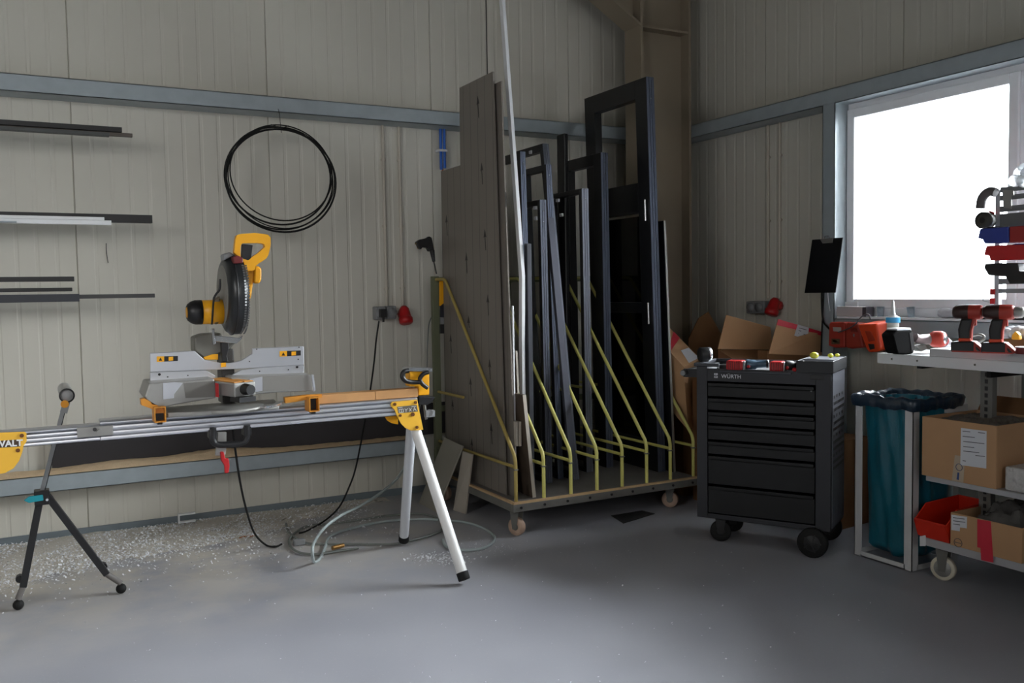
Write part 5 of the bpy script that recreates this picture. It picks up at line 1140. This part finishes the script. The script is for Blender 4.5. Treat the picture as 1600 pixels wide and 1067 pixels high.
MB().prism(pY([(1431, 541), (1446, 538), (1450, 545), (1440, 549)], 2.93), (0, .04, 0)).build('lever', STEEL, T, bevel=.002)
# cartridge
q = X(1395, 520, 3.86); cz = bz1
T = thing('sealant_cartridge', 'white sealant cartridge with blue collar and nozzle standing behind the driver', 'cartridge', (3.86, q.y, cz))
zt_ = X(1395, 503, 3.86).z
MB().cyl((3.86, q.y, cz+.001), (3.86, q.y, zt_), .029, 28).build('tube', mat('cartridge_white', S(208, 206, 196), .4), T)
MB().cyl((3.86, q.y, zt_-.003), (3.86, q.y, zt_+.024), .0345, 28).build('blue_collar', SKYB, T)
MB().lathe((3.86, q.y, zt_+.024), (0, 0, 1), [(0, .033), (.008, .018), (.014, .012), (.085, .004), (.085, 0)], 20).build('nozzle', WHITE, T)
# items behind the drills
t = thing('metal_clip', 'grey oval metal ring lying on the worktop between the drills', 'ring', Z(1525, 540, bz1))
q = X(1524, 527, 4.05); MB().tube([V((4.05+.012*math.sin(a_), q.y+.045*math.cos(a_), q.z-.008+.020*math.sin(a_)-.006*math.cos(a_))) for a_ in [k*math.pi/10 for k in range(20)]], .007, 8, closed=True).build('ring', ALUD, t)
q0 = X(1564, 528, 4.10); q1 = X(1605, 531, 4.10)
mb = MB(); random.seed(4)
for k in range(12):
    s = k/11; p = q0.lerp(q1, s); mb.ball((4.12+random.uniform(-.02, .02), p.y, bz1+.105+random.uniform(-.008, .012)), .034, 6, (1, 1, .75))
mb.build('white_cloth', mat('white_cloth', S(226, 228, 232), .8, 0, .2, .05, 20, .6, 40), None, 'crumpled white cloth lying on the wooden box behind the right drill', 'cloth')
a = X(1566, 540, 4.06)
MB().box((4.06, a.y-.34, bz1+.0005), (4.18, a.y, bz1+.078)).build('wooden_box', CARDD, None, 'small brown carton on the worktop behind the right drill', 'box', bevel=.003)
q = X(1590, 524, 4.05); MB().prism([V((4.03, q.y+.018, bz1+.0785)), V((4.03, q.y-.022, bz1+.0785)), V((4.03, q.y-.016, bz1+.105)), V((4.03, q.y, bz1+.118)), V((4.03, q.y+.016, bz1+.10))], (.025, 0, 0)).build('yellow_knob', YEL, None, 'small yellow and grey knob resting on the brown carton', 'knob', bevel=.004)
q = Z(1603, 553, pz1); t = thing('flat_tin', 'low round black tin with red side on the plank at the picture edge', 'tin', q)
MB().cyl(q+V((0, .0, .001)), q+V((0, 0, .028)), .040, 28).build('tin', mat('dark_red_tin', S(110, 24, 28), .35), t); MB().cyl(q+V((0, 0, .028)), q+V((0, 0, .031)), .041, 28).build('rim', PAPER, t)

# ================================================================== BAG STAND
sx0, sx1, sy0, sy1 = 3.768, 4.12, 2.885, 3.235
BS = thing('bag_stand', 'white steel waste bag stand beside the shelf trolley', 'bag stand', (3.94, 3.06, 0))
wl = mat('stand_white', S(205, 205, 206), .4)
for (x, y, sxx, syy) in ((sx0, sy0, 1, 1), (sx0, sy1, 1, -1), (sx1, sy0, -1, 1), (sx1, sy1, -1, -1)):
    topx = x-.010*(1 if x == sx0 else 0)
    l = MB(); w_ = .046; k = .004
    a, b = sorted((x, x+sxx*w_)); c, d = sorted((y, y+syy*w_))
    e, f_ = sorted((x, x+sxx*k)); g_, h_ = sorted((y, y+syy*k))
    l.box((e, c, 0.004), (f_, d, .835)).box((a, g_, .004), (b, h_, .835)); l.build('leg', wl, BS)
bs = MB(); bs.box((sx0, sy0+.04, .004), (sx0+.004, sy1-.04, .03)).box((sx0, sy0+.04, .004), (sx0+.04, sy1-.04, .008)).box((sx1-.004, sy0+.04, .004), (sx1, sy1-.04, .03)).box((sx0+.04, sy1-.004, .004), (sx1-.04, sy1, .03)).box((sx0+.04, sy0, .004), (sx1-.04, sy0+.004, .03))
bs.build('foot_rail', wl, BS)
tr_ = MB()
for (a, b) in (((sx0+.005, sy0+.041, .80), (sx0+.009, sy1-.041, .835)), ((sx1-.009, sy0+.041, .80), (sx1-.005, sy1-.041, .835)), ((sx0+.041, sy1-.009, .80), (sx1-.041, sy1-.005, .835)), ((sx0+.041, sy0+.005, .80), (sx1-.041, sy0+.009, .835))): tr_.box(a, b)
tr_.build('top_ring', wl, BS)
MB().box((4.00, sy0-.016, .775), (4.16, sy0-.0005, .81)).build('clamp_arm', wl, BS)
# bag: rim folded outwards, body hanging inside
T = thing('waste_bag', 'blue-green plastic waste bag hanging in the white stand', 'bag', (3.94, 3.06, .03))
NA, NZ = 96, 40; vs = []; random.seed(9)
cx_, cy_ = (sx0+sx1)/2, (sy0+sy1)/2
ph = [random.uniform(0, 6.28) for _ in range(8)]
def bagr(an, s):   # s: 0 bottom ... 1 rim
    c, s_ = math.cos(an), math.sin(an); sq = min(1/max(abs(c), abs(s_)), 1.22)
    fold = .012*math.sin(3*an+ph[0]+s*1.5)*(1-s)+.006*math.sin(7*an+ph[1]-s*4)+.0035*math.sin(13*an+ph[2]+9*s)
    return .157*sq*(1-.05*(1-s))+fold
for j in range(NZ+1):
    s = j/NZ
    for i in range(NA):
        an = 2*math.pi*i/NA; r = bagr(an, s)
        if j == 0: r *= .45
        elif j == 1: r *= .86
        z = .035+.80*s+(.012*math.sin(5*an+ph[4]) if s < .05 else 0)
        vs.append((cx_+r*math.cos(an), cy_+r*math.sin(an), z))
fs = [(j*NA+i, j*NA+(i+1) % NA, (j+1)*NA+(i+1) % NA, (j+1)*NA+i) for j in range(NZ) for i in range(NA)]+[tuple(range(NA))]
MB().add(vs, fs, True).build('bag_body', BAG, T)
vs = []; rings = [(.160, .80), (.170, .845), (.182, .860), (.195, .858), (.203, .845), (.200, .815), (.194, .798)]
for (r0, z) in rings:
    for i in range(NA):
        an = 2*math.pi*i/NA; c, s_ = math.cos(an), math.sin(an); sq = min(1/max(abs(c), abs(s_)), 1.34)
        wv = .0025*math.sin(11*an+ph[5]+z*30)+.002*math.sin(27*an+ph[6]); vs.append((cx_+(r0*sq+wv)*c, cy_+(r0*sq+wv)*s_, z+.004*math.sin(7*an+ph[7])+.003*math.sin(19*an)))
fs = [(j*NA+i, j*NA+(i+1) % NA, (j+1)*NA+(i+1) % NA, (j+1)*NA+i) for j in range(len(rings)-1) for i in range(NA)]
MB().add(vs, fs, True).build('folded_rim', DKBAG, T)

# ================================================================== BIN RACK in front of the window
rx = 4.10
LR = thing('louvre_rack', 'grey louvred rack with steel posts standing on the worktop before the window', 'rack', (rx, 2.2, bz1))
a = X(1556.5, 475, rx)
yp = a.y; zT = X(1556.5, 297, rx).z
pst = MB().box((rx, yp-.012, bz1+.0005), (rx+.025, yp+.012, zT)).build('post', mat('rack_steel', S(190, 194, 200), .35, .5), LR)
MB().box((rx-.001, yp-.006, 1.12), (rx-.0002, yp+.006, 1.135)).build('mark', RED, pst)
yR = 1.46
MB().box((rx, yR-.02, bz1+.0005), (rx+.025, yR+.004, zT)).build('post', mat('rack_steel2', S(190, 194, 200), .35, .5), LR)
def lv(v0, v1, u=1580):
    za = X(u, v0, rx-.008).z; zb2 = X(u, v1, rx-.008).z; return min(za, zb2), max(za, zb2)
for (v0, v1) in ((291, 299), (304, 312), (321, 330), (333, 357), (412, 421), (435, 444), (451, 458)):
    z0_, z1_ = lv(v0, v1); MB().box((rx-.010, yR, z0_), (rx-.0005, yp-.018, z1_)).build('louvre', LOUV, LR, bevel=.001)
MB().prism(pX([(1566, 297), (1583, 297), (1584, 306), (1580, 306), (1580, 326), (1568, 325)], rx-.016), (.005, 0, 0)).build('hook_plate', ALUD, LR)
def rbin(px, x0, w_, m, label, inner=None):
    T = thing('storage_bin', label, 'bin', X(px[0][0]+15, px[0][1]+10, x0+w_/2), 'bins on the louvred rack')
    MB().prism(pX(px, x0), (w_, 0, 0)).build('bin_body', m, T, bevel=.004)
    if inner:
        for (pp_, mm) in inner: MB().prism(pX(pp_, x0+.01), (w_-.02, 0, 0)).build('contents', mm, T, bevel=.004)
bxx = 3.965
rbin([(1527.5, 372), (1531, 357.5), (1576, 354), (1576, 379), (1538, 380.5), (1535, 374)], bxx, .12, BLUE, 'blue bin with black tools in it, topmost on the rack', [([(1538, 357), (1543, 354.5), (1560, 353.5), (1571, 355), (1568, 359), (1545, 361)], BLK), ([(1539, 354.5), (1548, 357.5), (1547, 359), (1538, 356)], CHROME)])
rbin([(1577, 354), (1640, 350), (1640, 374), (1583, 378.5), (1577, 378.8)], bxx, .12, mat('bin_dull_red', S(150, 36, 34), .4), 'dull red bin right of the blue bin on the rack', [([(1588, 353), (1640, 349), (1640, 356), (1590, 358)], BLK)])
rbin([(1537, 398), (1541, 384), (1596, 382), (1640, 380), (1640, 404), (1547, 407), (1545, 399.5)], bxx, .12, RED, 'bright red bin second from top on the rack', [([(1580, 382.5), (1586, 380.5), (1640, 380), (1640, 386), (1582, 389)], BLUE)])
rbin([(1537, 418), (1539, 412), (1562, 411), (1590, 411), (1592, 424), (1640, 423), (1640, 443), (1577, 443.5), (1571, 432), (1544, 430)], bxx, .11, BLK, 'black bin with ribbed front, lowest on the rack', [([(1563, 415), (1566, 415), (1569, 423), (1566, 423)], PAPER), ([(1568.5, 415), (1571.5, 415), (1574, 423), (1571, 423)], PAPER), ([(1574, 415.5), (1577, 415.5), (1579, 423), (1576, 423)], PAPER)])
# wire holder under the black bin
MB().tube([X(1537, 418, bxx+.02), X(1536, 470, bxx+.02), X(1546, 472, bxx+.02)], .0018, 6).build('wire_hook', GREY, None, 'thin wire hook dangling from the black bin', 'hook')
MB().tube(smooth_pts([X(1556, 301, rx-.03), X(1548, 299, rx-.03), X(1540, 303, rx-.03), X(1534, 312, rx-.03), X(1532, 326, rx-.03)], 6), [.022]*25, 16).build('rubber_elbow', mat('elbow_grey', S(96, 92, 92), .55), None, 'grey bent rubber elbow hanging at the top left of the rack', 'elbow')
MB().tube(smooth_pts([X(1533, 304, rx-.03), X(1524, 307, rx-.03), X(1513, 307, rx-.03)], 4), .0014, 6).build('wire_end', GREY, None, 'thin wire sticking out left above the rubber elbow', 'wire')
q = X(1541, 345, rx-.03); T = thing('tape_roll', 'dark round tape roll on the blue bin, against the rack post', 'roll', q)
MB().lathe(q+V((-.03, .0, .002)), (1, 0, 0), [(0, 0), (0, .018), (0, .040), (.05, .040), (.05, 0)], 28).build('roll', ROLLM, T)
MB().lathe(q+V((-.0312, .0, .002)), (1, 0, 0), [(0, 0), (0, .014)], 20).build('core', BLK, T)
MB().prism(pX([(1545, 329), (1552, 331), (1553, 335), (1546, 333)], rx-.02), (.006, 0, 0)).build('red_tag', RED, None, 'small red tag sticking out beside the rack post', 'tag')
for (v0, v1, lb) in ((451, 461, 'upper small red clamp on the rack post'), (467, 473.5, 'lower small red clamp on the rack post')):
    p = X(1551, (v0+v1)/2, rx-.004); MB().box((rx-.012, p.y-.012, p.z-.014), (rx-.0005, p.y+.010, p.z+.014)).build('red_clamp', RED, None, lb, 'clamp', 'red clamps on the rack post', bevel=.002)
mb = MB(); random.seed(8)
for (u, v, r_) in ((1590, 282, .036), (1597, 270, .040), (1606, 282, .042), (1602, 262, .030), (1612, 270, .04)):
    q = X(u, v, rx+.0); mb.ball(q+V((random.uniform(-.01, .01), 0, 0)), r_, 8, (1, 1.1, .85))
WB = mat('white_film_bag', S(240, 242, 244), .4, 0, .5, .04, 20, .5, 40); WB.node_tree.nodes['Principled BSDF'].inputs['Transmission Weight'].default_value = .6
mb.build('plastic_bag', WB, None, 'white crumpled plastic bag lying on top of the rack', 'bag')
